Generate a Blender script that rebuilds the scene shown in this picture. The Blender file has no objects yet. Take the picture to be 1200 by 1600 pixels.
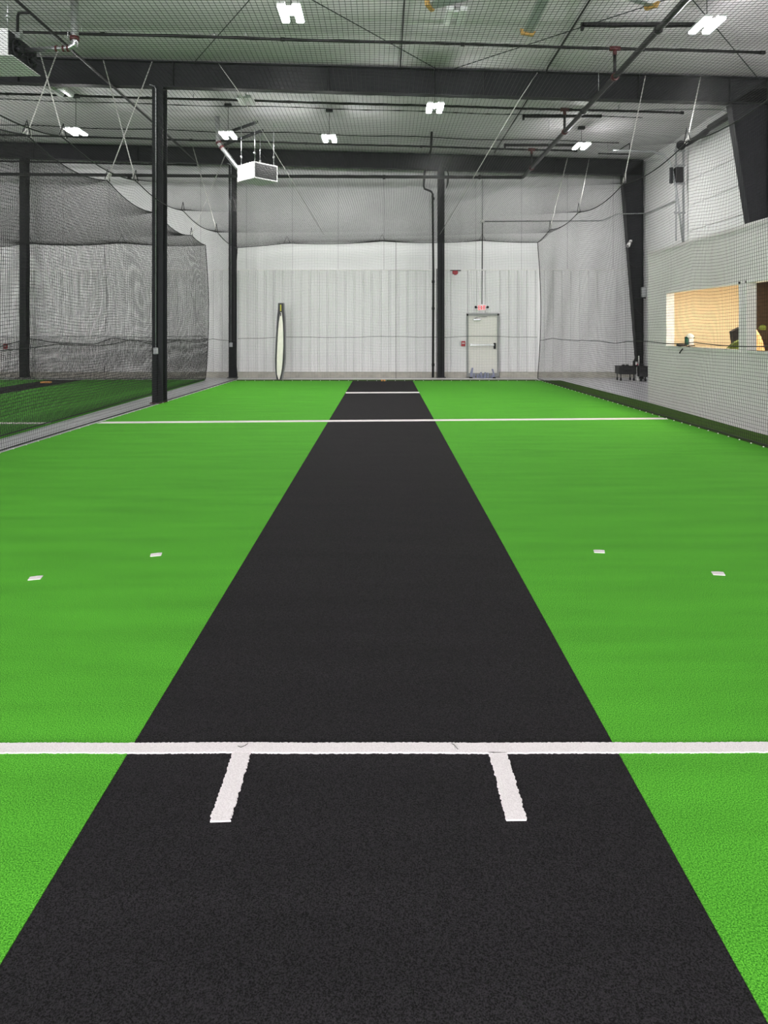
import bpy, math, random
import numpy as np
from mathutils import Vector, Matrix
random.seed(7)
scene = bpy.context.scene
COL = scene.collection
PI = math.pi

# ---------------------------------------------------------------- camera
H, F, CX, HY = 1.58, 1100.0, 600.5, 514.0      # eye height, focal length (px), vanishing point
cd = bpy.data.cameras.new('camera'); cam = bpy.data.objects.new('camera', cd); COL.objects.link(cam)
cam.location = (0, 0, H); cam.rotation_euler = (PI/2, 0, 0)
cd.sensor_width = 36; cd.lens = 36*F/1600; cd.shift_y = -(800-HY)/1600; cd.clip_end = 200; cd.clip_start = .05
scene.camera = cam
# ---------------------------------------------------------------- world, lamp power, exposure
w = bpy.data.worlds.new('world'); scene.world = w; w.use_nodes = True
w.node_tree.nodes['Background'].inputs[0].default_value = (.8, .85, .9, 1)
w.node_tree.nodes['Background'].inputs[1].default_value = .3
LAMP_S = 230.0
OFFICE_W = 95.0
FILL_W = 4000.0
# added fill light, set in an invented opening in the wall behind the camera
dl = bpy.data.lights.new('rear_fill_light', 'AREA'); dl.shape = 'RECTANGLE'; dl.size = 17.5; dl.size_y = 5.4; dl.energy = FILL_W; dl.color = (1, .985, 1)
dlo = bpy.data.objects.new('rear_fill_light', dl); COL.objects.link(dlo); dlo.location = (-3.5, -13.1, 3.1); dlo.rotation_euler = (PI/2, 0, 0)
scene.view_settings.view_transform = 'Standard'; scene.view_settings.look = 'None'
scene.view_settings.gamma = 1; scene.view_settings.use_curve_mapping = False
scene.view_settings.exposure = 0.25

def P(x, y, Y):
    s = F/Y
    return Vector(((x-CX)/s, Y, H+(HY-y)/s))

# ---------------------------------------------------------------- materials
def mat(name, col, rough=.6, metal=0, var=0, scale=8, bump=0, bscale=60, spec=.5, emit=None, stretch=None):
    m = bpy.data.materials.new(name); m.use_nodes = True
    nt = m.node_tree; b = nt.nodes['Principled BSDF']
    b.inputs['Roughness'].default_value = rough; b.inputs['Metallic'].default_value = metal
    b.inputs['Specular IOR Level'].default_value = spec
    b.inputs['Base Color'].default_value = (*col, 1)
    tc = nt.nodes.new('ShaderNodeTexCoord')
    src = tc.outputs['Object']
    if stretch:
        mp = nt.nodes.new('ShaderNodeMapping'); mp.inputs['Scale'].default_value = stretch
        nt.links.new(src, mp.inputs[0]); src = mp.outputs[0]
    if var:
        n = nt.nodes.new('ShaderNodeTexNoise'); n.inputs['Scale'].default_value = scale; n.inputs['Detail'].default_value = 4
        nt.links.new(src, n.inputs[0])
        r = nt.nodes.new('ShaderNodeValToRGB')
        r.color_ramp.elements[0].position = .3; r.color_ramp.elements[1].position = .7
        r.color_ramp.elements[0].color = (*[c*(1-var) for c in col], 1)
        r.color_ramp.elements[1].color = (*[min(1, c*(1+var)) for c in col], 1)
        nt.links.new(n.outputs['Fac'], r.inputs[0]); nt.links.new(r.outputs[0], b.inputs['Base Color'])
    if bump:
        n = nt.nodes.new('ShaderNodeTexNoise'); n.inputs['Scale'].default_value = bscale; n.inputs['Detail'].default_value = 3
        nt.links.new(src, n.inputs[0])
        bp = nt.nodes.new('ShaderNodeBump'); bp.inputs['Strength'].default_value = bump; bp.inputs['Distance'].default_value = .02
        nt.links.new(n.outputs['Fac'], bp.inputs['Height']); nt.links.new(bp.outputs[0], b.inputs['Normal'])
    if emit:
        b.inputs['Emission Color'].default_value = (*emit[0], 1); b.inputs['Emission Strength'].default_value = emit[1]
    return m

def turf_mat(name, dark, light, fine=330., patch=.10, rough=.85):
    """short synthetic pile: fine speckle of fibres, faint broad patches and cross bands"""
    m = bpy.data.materials.new(name); m.use_nodes = True
    nt = m.node_tree; b = nt.nodes['Principled BSDF']; L = nt.links.new
    b.inputs['Roughness'].default_value = rough; b.inputs['Specular IOR Level'].default_value = .15
    g = nt.nodes.new('ShaderNodeNewGeometry')
    n1 = nt.nodes.new('ShaderNodeTexNoise'); n1.inputs['Scale'].default_value = fine; n1.inputs['Detail'].default_value = 3; n1.inputs['Roughness'].default_value = .7
    L(g.outputs['Position'], n1.inputs[0])
    r = nt.nodes.new('ShaderNodeValToRGB'); r.color_ramp.elements[0].position = .39; r.color_ramp.elements[1].position = .61
    r.color_ramp.elements[0].color = (*dark, 1); r.color_ramp.elements[1].color = (*light, 1)
    L(n1.outputs['Fac'], r.inputs[0])
    mp = nt.nodes.new('ShaderNodeMapping'); mp.inputs['Scale'].default_value = (.5, 3.0, 1)
    L(g.outputs['Position'], mp.inputs[0])
    n2 = nt.nodes.new('ShaderNodeTexNoise'); n2.inputs['Scale'].default_value = 1.6; n2.inputs['Detail'].default_value = 5
    L(mp.outputs[0], n2.inputs[0])
    mr = nt.nodes.new('ShaderNodeMapRange'); mr.inputs['From Min'].default_value = .3; mr.inputs['From Max'].default_value = .7
    mr.inputs['To Min'].default_value = 1-patch; mr.inputs['To Max'].default_value = 1+patch
    L(n2.outputs['Fac'], mr.inputs['Value'])
    mx = nt.nodes.new('ShaderNodeVectorMath'); mx.operation = 'SCALE'
    L(r.outputs[0], mx.inputs[0]); L(mr.outputs[0], mx.inputs['Scale']); L(mx.outputs[0], b.inputs['Base Color'])
    bp = nt.nodes.new('ShaderNodeBump'); bp.inputs['Strength'].default_value = .5; bp.inputs['Distance'].default_value = .006
    L(n1.outputs['Fac'], bp.inputs['Height']); L(bp.outputs[0], b.inputs['Normal'])
    return m

M = dict(
    turf=turf_mat('green_turf', (.016, .165, .006), (.155, .585, .048), fine=230.),
    turf_dark=turf_mat('olive_turf', (.012, .042, .001), (.050, .112, .004)),
    turf_net_shade=turf_mat('net_shaded_turf', (.026, .14, .010), (.10, .34, .04)),  # same green turf, its colour darkened to carry the netting's shade
    pitch=turf_mat('black_carpet', (.0022, .002, .0022), (.030, .027, .030), fine=230, patch=.10, rough=.9),
    line=turf_mat('white_pile', (.72, .66, .67), (.87, .81, .82), fine=200, patch=.02),
    concrete=mat('polished_concrete', (.55, .54, .57), .28, var=.12, scale=3),
    kerb=mat('kerb_concrete', (.5, .48, .42), .8, var=.15, scale=5, bump=.2),
    panel=mat('white_steel_panel', (.86, .85, .855), .38, var=.02, scale=2),
    liner=mat('white_liner_vinyl', (.80, .79, .80), .33, var=.04, scale=1.2, bump=.35, bscale=1.6),
    ceil=mat('ceiling_vinyl', (.60, .58, .60), .5, var=.05, scale=1.3, bump=.3, bscale=3, stretch=(.3, 3, 1)),
    drywall=mat('painted_drywall', (.78, .74, .745), .7, var=.02, scale=3),
    steel=mat('charcoal_painted_steel', (.019, .0197, .022), .6, var=.15, scale=4, spec=.2),
    steel2=mat('dark_grey_steel', (.020, .021, .024), .55, var=.1, scale=4, spec=.25),
    pipe=mat('black_pipe', (.006, .006, .0065), .5, spec=.4),
    pipe_hi=mat('dark_grey_pipe', (.012, .012, .013), .42),
    red=mat('red_fitting', (.07, .008, .01), .5),
    galv=mat('galvanised_metal', (.55, .56, .57), .3, metal=.9, var=.1, scale=10),
    conduit=mat('grey_conduit', (.42, .43, .44), .4, metal=.5),
    net=mat('black_twine', (.013, .013, .014), .6, spec=.2),
    rope_d=mat('black_rope', (.012, .012, .014), .7, bump=.2),
    rope_w=mat('white_rope', (.7, .69, .66), .7, var=.1, scale=60),
    yellow=mat('amber_plastic', (.5, .30, .08), .5),
    blade=mat('fan_aluminium', (.34, .37, .37), .4, metal=.2),
    heater=mat('white_heater_enamel', (.85, .85, .85), .4),
    black=mat('black_plastic', (.01, .01, .011), .45),
    fixture=mat('white_fixture_enamel', (.75, .77, .76), .4),
    led=mat('lit_led', (1, 1, 1), .5, emit=((1, .985, .97), LAMP_S)),
    ledoff=mat('unlit_led_lens', (.70, .72, .70), .3),
    door=mat('cream_door_paint', (.84, .82, .76), .45),
    frame=mat('grey_door_frame', (.32, .33, .32), .5),
    exit_w=mat('exit_sign_white', (.9, .8, .8), .4, emit=((1, .85, .85), .12)),
    exit_r=mat('exit_sign_red', (.8, .03, .05), .4, emit=((1, .03, .06), .45)),
    beige=mat('warm_office_paint', (.80, .66, .45), .8, var=.02, scale=2),
    trimw=mat('white_trim', (.82, .81, .79), .5),
    brown=mat('dark_brown_wood', (.035, .02, .012), .5, var=.3, scale=4, stretch=(8, 8, 1)),
    cream=mat('cream_fabric', (.90, .86, .78), .7, var=.06, scale=10),
    greyf=mat('grey_shell', (.28, .27, .29), .5, var=.1, scale=6),
    lime=mat('yellow_green_tape', (.55, .52, .05), .5),
    crate=mat('black_crate', (.022, .021, .024), .5, var=.4, scale=9),
    pink=mat('crimson_ball', (.35, .02, .07), .4),
    blueg=mat('blue_grey_foam', (.28, .30, .42), .6, var=.15, scale=14),
    green=mat('dark_green_plastic', (.01, .09, .06), .4),
    olive=mat('olive_cloth', (.10, .14, .02), .9, var=.3, scale=14),
    tan=mat('tan_cloth', (.55, .32, .14), .8, var=.3, scale=16),
    orange=mat('orange_plastic', (.7, .32, .07), .5),
    hair=mat('loose_thread', (.03, .03, .03), .7),
    alarm=mat('alarm_red', (.42, .02, .03), .4),
    sticker=mat('red_white_plate', (.5, .08, .08), .5, var=.4, scale=30),
)

# ---------------------------------------------------------------- mesh helpers
class MB:
    def __init__(s): s.v = []; s.f = []; s.sm = []
    def add(s, vs, fs, smooth=False):
        o = len(s.v); s.v += [tuple(p) for p in vs]; s.f += [tuple(i+o for i in f) for f in fs]; s.sm += [smooth]*len(fs); return s
    def box(s, a, b, rot=None, piv=None):
        x0, y0, z0 = a; x1, y1, z1 = b
        vs = [Vector(p) for p in ((x0,y0,z0),(x1,y0,z0),(x1,y1,z0),(x0,y1,z0),(x0,y0,z1),(x1,y0,z1),(x1,y1,z1),(x0,y1,z1))]
        if rot is not None:
            pv = Vector(piv) if piv is not None else (Vector(a)+Vector(b))/2
            vs = [rot @ (p-pv)+pv for p in vs]
        return s.add(vs, [(0,3,2,1),(4,5,6,7),(0,1,5,4),(1,2,6,5),(2,3,7,6),(3,0,4,7)])
    def cbox(s, a, b, c=.01):
        """box with chamfered vertical and horizontal edges"""
        x0, y0, z0 = a; x1, y1, z1 = b
        rings = []
        for z, k in ((z0, c), (z0+c, 0), (z1-c, 0), (z1, c)):
            X0, X1, Y0, Y1 = x0+k, x1-k, y0+k, y1-k
            rings.append([(X0+c,Y0,z),(X1-c,Y0,z),(X1,Y0+c,z),(X1,Y1-c,z),(X1-c,Y1,z),(X0+c,Y1,z),(X0,Y1-c,z),(X0,Y0+c,z)])
        vs = [p for r in rings for p in r]; fs = []
        for k in range(3):
            for i in range(8):
                j = (i+1) % 8; fs.append((k*8+i, k*8+j, k*8+8+j, k*8+8+i))
        fs.append(tuple(range(7, -1, -1))); fs.append(tuple(range(24, 32)))
        return s.add(vs, fs)
    def tube(s, pts, r, n=8, caps=True, smooth=True):
        pts = [Vector(p) for p in pts]; rs = r if isinstance(r, (list, tuple)) else [r]*len(pts)
        vs = []; fs = []; up = None
        for i, p in enumerate(pts):
            t = (pts[min(i+1, len(pts)-1)]-pts[max(i-1, 0)]).normalized()
            if up is None:
                a = Vector((0,0,1)) if abs(t.z) < .9 else Vector((1,0,0))
                up = t.cross(a).normalized()
            up = (up-t*up.dot(t)).normalized(); w_ = t.cross(up)
            for k in range(n):
                a = 2*PI*k/n; vs.append(p+(up*math.cos(a)+w_*math.sin(a))*rs[i])
        for i in range(len(pts)-1):
            for k in range(n):
                j = (k+1) % n; fs.append((i*n+k, i*n+j, i*n+n+j, i*n+n+k))
        s.add(vs, fs, smooth)
        if caps:
            o = len(s.v)-len(vs); s.f.append(tuple(o+i for i in range(n-1, -1, -1))); s.sm.append(False)
            s.f.append(tuple(o+len(vs)-n+i for i in range(n))); s.sm.append(False)
        return s
    def prism(s, poly, ax, a, b):
        """polygon (2D) extruded along axis ax from a to b"""
        def mk(p, t):
            return {'x': (t, p[0], p[1]), 'y': (p[0], t, p[1]), 'z': (p[0], p[1], t)}[ax]
        n = len(poly); vs = [mk(p, a) for p in poly]+[mk(p, b) for p in poly]
        fs = [(i, (i+1) % n, n+(i+1) % n, n+i) for i in range(n)]+[tuple(range(n-1, -1, -1)), tuple(range(n, 2*n))]
        return s.add(vs, fs)
    def ball(s, c, r, n=10, sc=(1,1,1)):
        vs = []; fs = []
        for i in range(n+1):
            th = PI*i/n
            for k in range(n*2):
                a = PI*k/n; vs.append((c[0]+r*sc[0]*math.sin(th)*math.cos(a), c[1]+r*sc[1]*math.sin(th)*math.sin(a), c[2]+r*sc[2]*math.cos(th)))
        for i in range(n):
            for k in range(2*n):
                j = (k+1) % (2*n); fs.append((i*2*n+k, (i+1)*2*n+k, (i+1)*2*n+j, i*2*n+j))
        return s.add(vs, fs, True)
    def build(s, name, m, parent=None):
        me = bpy.data.meshes.new(name)
        v = np.array(s.v, dtype=float)
        if parent is None: org = np.array([(v[:,0].min()+v[:,0].max())/2, (v[:,1].min()+v[:,1].max())/2, v[:,2].min()])
        else:
            org = np.array(world_loc(parent))
        me.from_pydata((v-org).tolist(), [], s.f)
        me.polygons.foreach_set('use_smooth', s.sm); me.update()
        o = bpy.data.objects.new(name, me); COL.objects.link(o); me.materials.append(m)
        if parent is None: o.location = org.tolist()
        else: o.parent = parent
        return o

def world_loc(o):
    l = Vector(o.location)
    while o.parent: o = o.parent; l += Vector(o.location)
    return l
def tag(o, label=None, cat=None, group=None, kind=None):
    if label: o['label'] = label
    if cat: o['category'] = cat
    if group: o['group'] = group
    if kind: o['kind'] = kind
    return o
def thing(name, loc, label, cat, group=None):
    o = bpy.data.objects.new(name, None); COL.objects.link(o); o.location = loc; o.empty_display_size = .1
    return tag(o, label, cat, group)
def struct(mb, name, m, parent=None):
    o = mb.build(name, m, parent); o['kind'] = 'structure'; return o
def copy_tree(o, loc, label=None, group=None):
    c = o.copy(); COL.objects.link(c); c.location = loc
    if label: c['label'] = label
    if group: c['group'] = group
    def rec(src, dst):
        for ch in list(src.children):
            d = ch.copy(); COL.objects.link(d); d.parent = dst; rec(ch, d)
    rec(o, c); return c

def roof_z(X): return 7.27-.028*X
NX0, WX0, WX1, WY0, WY1 = -16.0, -16.0, 8.38, -13.0, 23.35
# ================================================================ STRUCTURE
struct(MB().box((WX0, WY0, -.2), (WX1, WY1, -.02)), 'floor', M['concrete'])
# ceiling: insulation billowing a little between purlins
def ceiling():
    nx, ny = 28, 240; vs = []; fs = []
    for j in range(ny+1):
        y = WY0+(WY1-WY0)*j/ny
        for i in range(nx+1):
            x = WX0+(WX1-WX0)*i/nx
            vs.append((x, y, roof_z(x)-.045*abs(math.sin(PI*y/1.52))**.7+.006*math.sin(x*1.9+y*3)))
    n = (nx+1)
    for j in range(ny):
        for i in range(nx):
            a = j*n+i; fs.append((a, a+n, a+n+1, a+1))
    mb = MB().add(vs, fs, True)
    return mb
c_ = ceiling()
nv = len(c_.v)
c_.add([(WX0, WY0, roof_z(WX0)+.3), (WX1, WY0, roof_z(WX1)+.3), (WX1, WY1, roof_z(WX1)+.3), (WX0, WY1, roof_z(WX0)+.3)], [(0,1,2,3)])
struct(c_, 'ceiling', M['ceil'])
LZ = 3.53
wb = MB().prism([(WX0, -.02), (WX1, -.02), (WX1, roof_z(WX1)), (WX0, roof_z(WX0))], 'y', WY1, WY1+.15)
wall_back = struct(wb, 'wall_back', M['liner'])
# seams in the liner above the steel panels
sm_ = MB()
for X in np.arange(-15.2, 8, 1.52): sm_.box((X-.012, WY1-.006, LZ), (X+.012, WY1, roof_z(X)-.02))
struct(sm_, 'liner_seam', M['ceil'], wall_back)
# ribbed steel panels on the lower end wall
def ribbed(x0, x1, z0, z1, y, pitch=.293):
    prof = []; x = x0
    while x < x1-pitch:
        prof += [(x, 0), (x+.019, 0), (x+.020, .026), (x+.036, .026), (x+.037, -.004), (x+.055, -.034), (x+.085, -.034), (x+.105, 0), (x+.16, 0), (x+.168, -.006), (x+.18, -.006), (x+.188, 0), (x+.225, 0), (x+.233, -.006), (x+.245, -.006), (x+.253, 0)]
        x += pitch
    prof.append((x1, 0))
    vs = [(p[0], y+p[1], z0) for p in prof]+[(p[0], y+p[1], z1) for p in prof]
    n = len(prof); fs = [(i, i+1, n+i+1, n+i) for i in range(n-1)]
    return MB().add(vs, fs)
DX0, DX1, DZ = 2.79, 3.74, 2.02
pn = ribbed(-16, DX0-.06, .16, LZ, WY1-.03)
p2 = ribbed(DX1+.06, WX1, .16, LZ, WY1-.03); pn.add(p2.v, p2.f)
p3 = ribbed(DX0-.06, DX1+.06, DZ+.1, LZ, WY1-.03); pn.add(p3.v, p3.f)
struct(pn, 'steel_panel', M['panel'], wall_back)
struct(MB().box((-16, WY1-.05, LZ-.02), (WX1, WY1, LZ+.02)), 'trim_1', M['trimw'])
kb = MB().box((-16, WY1-.2, -.02), (DX0-.07, WY1, .155)).box((DX1+.07, WY1-.2, -.02), (WX1, WY1, .155))
struct(kb, 'baseboard_back', M['kerb'])
struct(MB().prism([(WY0, -.02), (WY1, -.02), (WY1, roof_z(WX1)+.05), (WY0, roof_z(WX1)+.05)], 'x', WX1, WX1+.15), 'wall_right', M['liner'])
struct(MB().prism([(WY0, -.02), (WY1, -.02), (WY1, roof_z(WX0)+.05), (WY0, roof_z(WX0)+.05)], 'x', WX0-.15, WX0), 'wall_left', M['panel'])
struct(MB().box((WX0, WY0-.15, -.02), (-12.5, WY0, 5.9)).box((5.5, WY0-.15, -.02), (WX1, WY0, 5.9)).prism([(WX0, 5.9), (WX1, 5.9), (WX1, roof_z(WX1)), (WX0, roof_z(WX0))], 'y', WY0-.15, WY0), 'wall_front', M['panel'])  # opening invented to hold the added rear fill light

# exit door
dr = thing('door_1', (3.265, WY1-.06, 0), 'cream steel exit door under the EXIT sign', 'door'); dr['kind'] = 'structure'
MB().box((DX0, WY1-.06, .12), (DX1, WY1-.01, DZ)).build('door_leaf', M['door'], dr)
fr = MB().box((DX0-.06, WY1-.12, .0), (DX0, WY1, DZ+.06)).box((DX1, WY1-.12, .0), (DX1+.06, WY1, DZ+.06)).box((DX0-.06, WY1-.12, DZ), (DX1+.06, WY1, DZ+.07)).box((DX0, WY1-.12, 0), (DX1, WY1, .12))
fr.build('door_frame', M['frame'], dr)
MB().box((DX0+.08, WY1-.15, 1.03), (DX1-.1, WY1-.11, 1.075)).box((DX0+.06, WY1-.14, 1.01), (DX0+.12, WY1-.06, 1.09)).build('panic_bar', M['galv'], dr)
MB().cbox((DX1-.12, WY1-.15, .92), (DX1-.05, WY1-.055, 1.12)).build('latch_box', M['steel2'], dr)
MB().cbox((DX0+.15, WY1-.14, DZ-.16), (DX0+.40, WY1-.055, DZ-.10)).tube([(DX0+.2, WY1-.1, DZ-.1), (DX0+.28, WY1-.25, DZ-.05), (DX0+.6, WY1-.1, DZ-.03)], .012, 6).build('door_closer', M['galv'], dr)

# ---- exit sign
es = thing('exit_sign', (3.2, WY1-.08, 2.2), 'small white EXIT sign with red letters above the door', 'sign')
MB().cbox((3.08, WY1-.10, 2.19), (3.37, WY1-.045, 2.38), .008).build('sign_box', M['exit_w'], es)
def letters(text, x0, z0, h, wd, gap, t, y):
    mb = MB(); x = x0
    for c in text:
        if c == 'E':
            mb.box((x, y-.006, z0), (x+t, y, z0+h))
            for zz in (z0, z0+h/2-t/2, z0+h-t): mb.box((x, y-.006, zz), (x+wd, y, zz+t))
        elif c == 'X':
            for sg in (1, -1):
                a = sg*math.atan2(wd-t, h)
                mb.box((x+wd/2-t/2, y-.006, z0), (x+wd/2+t/2, y, z0+h), Matrix.Rotation(a, 3, 'Y'))
        elif c == 'I': mb.box((x+wd/2-t/2, y-.006, z0), (x+wd/2+t/2, y, z0+h))
        elif c == 'T':
            mb.box((x+wd/2-t/2, y-.006, z0), (x+wd/2+t/2, y, z0+h)); mb.box((x, y-.006, z0+h-t), (x+wd, y, z0+h))
        x += (wd*.5 if c == 'I' else wd)+gap
    return mb
letters('EXIT', 3.118, 2.215, .135, .058, .010, .017, WY1-.101).build('lettering', M['exit_r'], es)
for sx in (3.03, 3.42):
    hd = MB().ball((sx, WY1-.12, 2.30), .042, 8).build('emergency_lamp', M['steel2'], es)
    tag(hd, 'round grey emergency lamp head')
MB().tube([(3.03, WY1-.09, 2.28), (3.42, WY1-.09, 2.28)], .012, 6).build('lamp_bracket', M['steel2'], es)

# ---- office block at the right
OX, OY1, OY0, OZ = 5.72, 15.25, -3.0, 3.18
W1 = (11.30, 14.27); W2 = (8.2, 11.13); WZ0, WZ1 = 1.24, 2.34
ow = MB()
ow.box((OX, OY0, -.02), (OX+.14, OY1, WZ0)).box((OX, OY0, WZ1), (OX+.14, OY1, OZ))
ow.box((OX, OY0, WZ0), (OX+.14, W2[0], WZ1)).box((OX, W2[1], WZ0), (OX+.14, W1[0], WZ1)).box((OX, W1[1], WZ0), (OX+.14, OY1, WZ1))
ow.box((OX+.14, OY1-.1, -.02), (WX1, OY1, OZ))
ow.box((OX+.14, OY0, -.02), (WX1, OY0+.1, OZ))
struct(ow, 'wall_office', M['drywall'])
struct(MB().box((OX-.01, OY0, OZ), (WX1, OY1+.01, OZ+.06)), 'ceiling_office_top', M['drywall'])
struct(MB().box((OX+.14, OY0+.1, 2.70), (WX1, OY1-.1, 2.76)), 'ceiling_office', M['trimw'])
struct(MB().box((OX+.14, OY1-.13, -.02), (WX1-.42, OY1-.1, 2.70)).box((WX1-.03, OY0+.1, -.02), (WX1, OY1-.1, 2.7)), 'wall_office_inside', M['beige'])
for k, (a, b) in enumerate((W1, W2)):
    wf = MB(); t = .035
    wf.box((OX-.02, a, WZ0-.03), (OX+.2, b, WZ0)); wf.box((OX-.01, a, WZ1-t), (OX+.15, b, WZ1)); wf.box((OX-.01, b-t, WZ0), (OX+.15, b, WZ1)); wf.box((OX-.01, a, WZ0), (OX+.15, a+t, WZ1))
    struct(wf, 'window_%d' % (k+1), M['trimw'])
struct(MB().box((WX1-.42, OY1-.16, 0), (WX1-.03, OY1-.1, 2.69)), 'door_2', M['brown'])
# office lamps (real fixtures inside the office)
of = thing('office_ceiling_lamp', (6.9, 12.6, 2.64), 'warm ceiling lamp inside the office behind the windows', 'lamp')
MB().cbox((6.6, 12.0, 2.63), (7.2, 13.2, 2.70)).build('lamp_housing', M['fixture'], of)
ld = bpy.data.lights.new('office_lamp_light', 'AREA'); ld.energy = OFFICE_W; ld.shape = 'RECTANGLE'; ld.size = .55; ld.size_y = 1.1; ld.color = (1, .86, .66)
lo = bpy.data.objects.new('lamp_light', ld); COL.objects.link(lo); lo.parent = of; lo.location = (0, 0, -.02)
# things in the office
tb = thing('counter_table', (7.0, 12.5, 0), 'white counter behind the office window openings', 'table')
MB().box((6.2, 10.9, 1.10), (7.8, 14.2, 1.14)).build('table_top', M['trimw'], tb)
for a, b in ((6.25, 11), (7.7, 11), (6.25, 14.1), (7.7, 14.1)): MB().box((a, b, -.02), (a+.05, b+.05, 1.10)).build('leg', M['steel2'], tb)
p = P(1153, 543, 12.2)
mn = thing('tilted_monitor', (6.1, 12.2, 1.14), 'black tilted box seen against the beige wall beside the white window post', 'box')
mb = MB(); Y = 12.4
pts = [P(1145, 518, Y), P(1158, 511, Y), P(1166, 511, Y), P(1166, 546, Y), P(1150, 546, Y), P(1147.5, 534, Y)]
mb.prism([(q.x, q.z) for q in pts], 'y', Y, Y+.12); mb.build('monitor_shell', M['black'], mn)
mb = MB(); Y = 12.2
pts = [P(1138, 546, Y), P(1148, 536, Y), P(1158, 531, Y), P(1160, 546, Y)]
mb.prism([(q.x, q.z) for q in pts], 'y', Y, Y+.10); tag(mb.build('folded_cloth', M['olive']), 'olive green cloth heaped in front of the tilted black box', 'cloth')
# tan slumped bag: soft lumps in one skin
def lumps(name, m, Y, outline, th=.14):
    vs = []; fs = []; pts = [P(x, y, Y) for x, y in outline]; n = len(pts)
    c = sum(pts, Vector())/n
    for dy, k in ((0, .55), (.25, .9), (.6, 1), (.9, .85), (1, .5)):
        for q in pts: vs.append((c.x+(q.x-c.x)*k, Y+th*dy, c.z+(q.z-c.z)*k))
    for r in range(4):
        for i in range(n):
            j = (i+1) % n; fs.append((r*n+i, r*n+j, r*n+n+j, r*n+n+i))
    fs.append(tuple(range(n-1, -1, -1))); fs.append(tuple(4*n+i for i in range(n)))
    return MB().add(vs, fs, True).build(name, m)
tag(lumps('slumped_bag', M['tan'], 12.9, [(1180, 548), (1181, 530), (1179, 518), (1183, 512), (1187, 518), (1192, 526), (1196, 538), (1198, 549)]), 'crumpled tan cloth bag slumped behind the second window opening', 'bag')
tag(lumps('dark_plant', M['olive'], 14.3, [(1188, 514), (1190, 509), (1195, 507), (1200, 510), (1199, 516), (1193, 516)], .1), 'small dark green leafy lump in front of the brown door', 'plant')
# clamped camera on the sill
Y = 13.55; q = P(1072, 541, Y)
cm = thing('sill_camera', (5.80, Y, WZ0), 'small green and white device clamped on the left office window sill', 'camera')
MB().cbox((5.80, Y-.03, WZ0+.03), (5.85, Y+.04, WZ0+.19), .006).cbox((5.80, Y-.03, WZ0+.16), (5.97, Y+.04, WZ0+.185), .006).build('bracket', M['green'], cm)
MB().cbox((5.855, Y-.035, WZ0+.03), (5.95, Y+.05, WZ0+.155), .01).build('body', M['trimw'], cm)
MB().ball((5.89, Y, WZ0+.195), .075, 8, (1, .8, .75)).build('hood', M['cream'], cm)
MB().cbox((5.64, Y-.05, WZ0+.01), (5.82, Y+.05, WZ0+.05), .01).build('clamp', M['black'], cm)
MB().tube([(5.96, Y-.05, WZ0+.02), (5.85, Y-.06, WZ0+.015), (5.74, Y-.07, WZ0-.02), (5.68, Y-.08, WZ0-.08), (5.655, Y-.08, WZ0-.13)], .012, 6).build('bent_leg', M['black'], cm)

# ================================================================ TURF
def edge_x(pts, Y):
    for (a, xa), (b, xb) in zip(pts[:-1], pts[1:]):
        if a <= Y <= b: return xa+(xb-xa)*(Y-a)/(b-a)
    return pts[0][1] if Y < pts[0][0] else pts[-1][1]
LE = [(-6, -4.98), (0, -4.95), (9, -4.89), (11.9, -4.83), (15.25, -4.72), (21.45, -4.58)]
RE = [(-6, 5.22), (0, 5.2), (9.3, 5.09), (12.5, 4.99), (21.45, 4.77)]
PL, PR = -.955, .875           # pitch strip edges
TY0, TY1 = -6.0, 21.45
def turf_slab(fl, fr, y0, y1, z1=0., n=40):
    vs = []; fs = []
    for i in range(n+1):
        Y = y0+(y1-y0)*i/n; a, b = fl(Y), fr(Y)
        vs += [(a, Y, z1), (b, Y, z1), (b, Y, -.02), (a, Y, -.02)]
    for i in range(n):
        o = i*4
        for k in range(4): fs.append((o+k, o+(k+1) % 4, o+4+(k+1) % 4, o+4+k))
    fs += [(0, 1, 2, 3), (4*n+3, 4*n+2, 4*n+1, 4*n)]
    fs = [tuple(reversed(f)) for f in fs]
    return MB().add(vs, fs)
tag(turf_slab(lambda Y: edge_x(LE, Y), lambda Y: PL, TY0, TY1).build('artificial_turf', M['turf']), 'bright green artificial turf left of the black pitch strip', 'turf')
tag(turf_slab(lambda Y: PR, lambda Y: edge_x(RE, Y), TY0, TY1).build('artificial_turf', M['turf']), 'bright green artificial turf right of the black pitch strip', 'turf')
tag(turf_slab(lambda Y: PL+.001, lambda Y: PR-.001, TY0, TY1-.02, -.0015).build('pitch_strip', M['pitch']), 'long black carpet pitch strip down the middle of the green turf', 'carpet')
tag(turf_slab(lambda Y: edge_x(RE, Y)+.012, lambda Y: 5.70-.24*max(0, (Y-15.25))/6.2, TY0, 21.7, -.004).build('turf_border', M['turf_dark']), 'dark olive turf border between the right net and office wall', 'turf')
tag(turf_slab(lambda Y: edge_x(LE, 21.45), lambda Y: edge_x(RE, 21.45), 21.46, 21.98, -.004, 2).build('turf_border', M['turf_dark']), 'thin dark green turf border under the foot of the end net', 'turf')
NLX, NPL, NPR = -15.0, -10.4, -9.3
tag(turf_slab(lambda Y: NPR, lambda Y: -5.58, 3, 21.95).build('artificial_turf', M['turf_net_shade']), 'left lane turf with net shade in its green, right of its black strip', 'turf')
tag(turf_slab(lambda Y: NLX, lambda Y: NPL, 3, 21.95).build('artificial_turf', M['turf_net_shade']), 'left lane turf with net shade in its green, beyond its black strip', 'turf')
tag(turf_slab(lambda Y: NPL+.001, lambda Y: NPR-.001, 3, 21.9, -.0015).build('pitch_strip', M['pitch']), 'black carpet strip in the left lane seen through netting', 'carpet')

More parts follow.
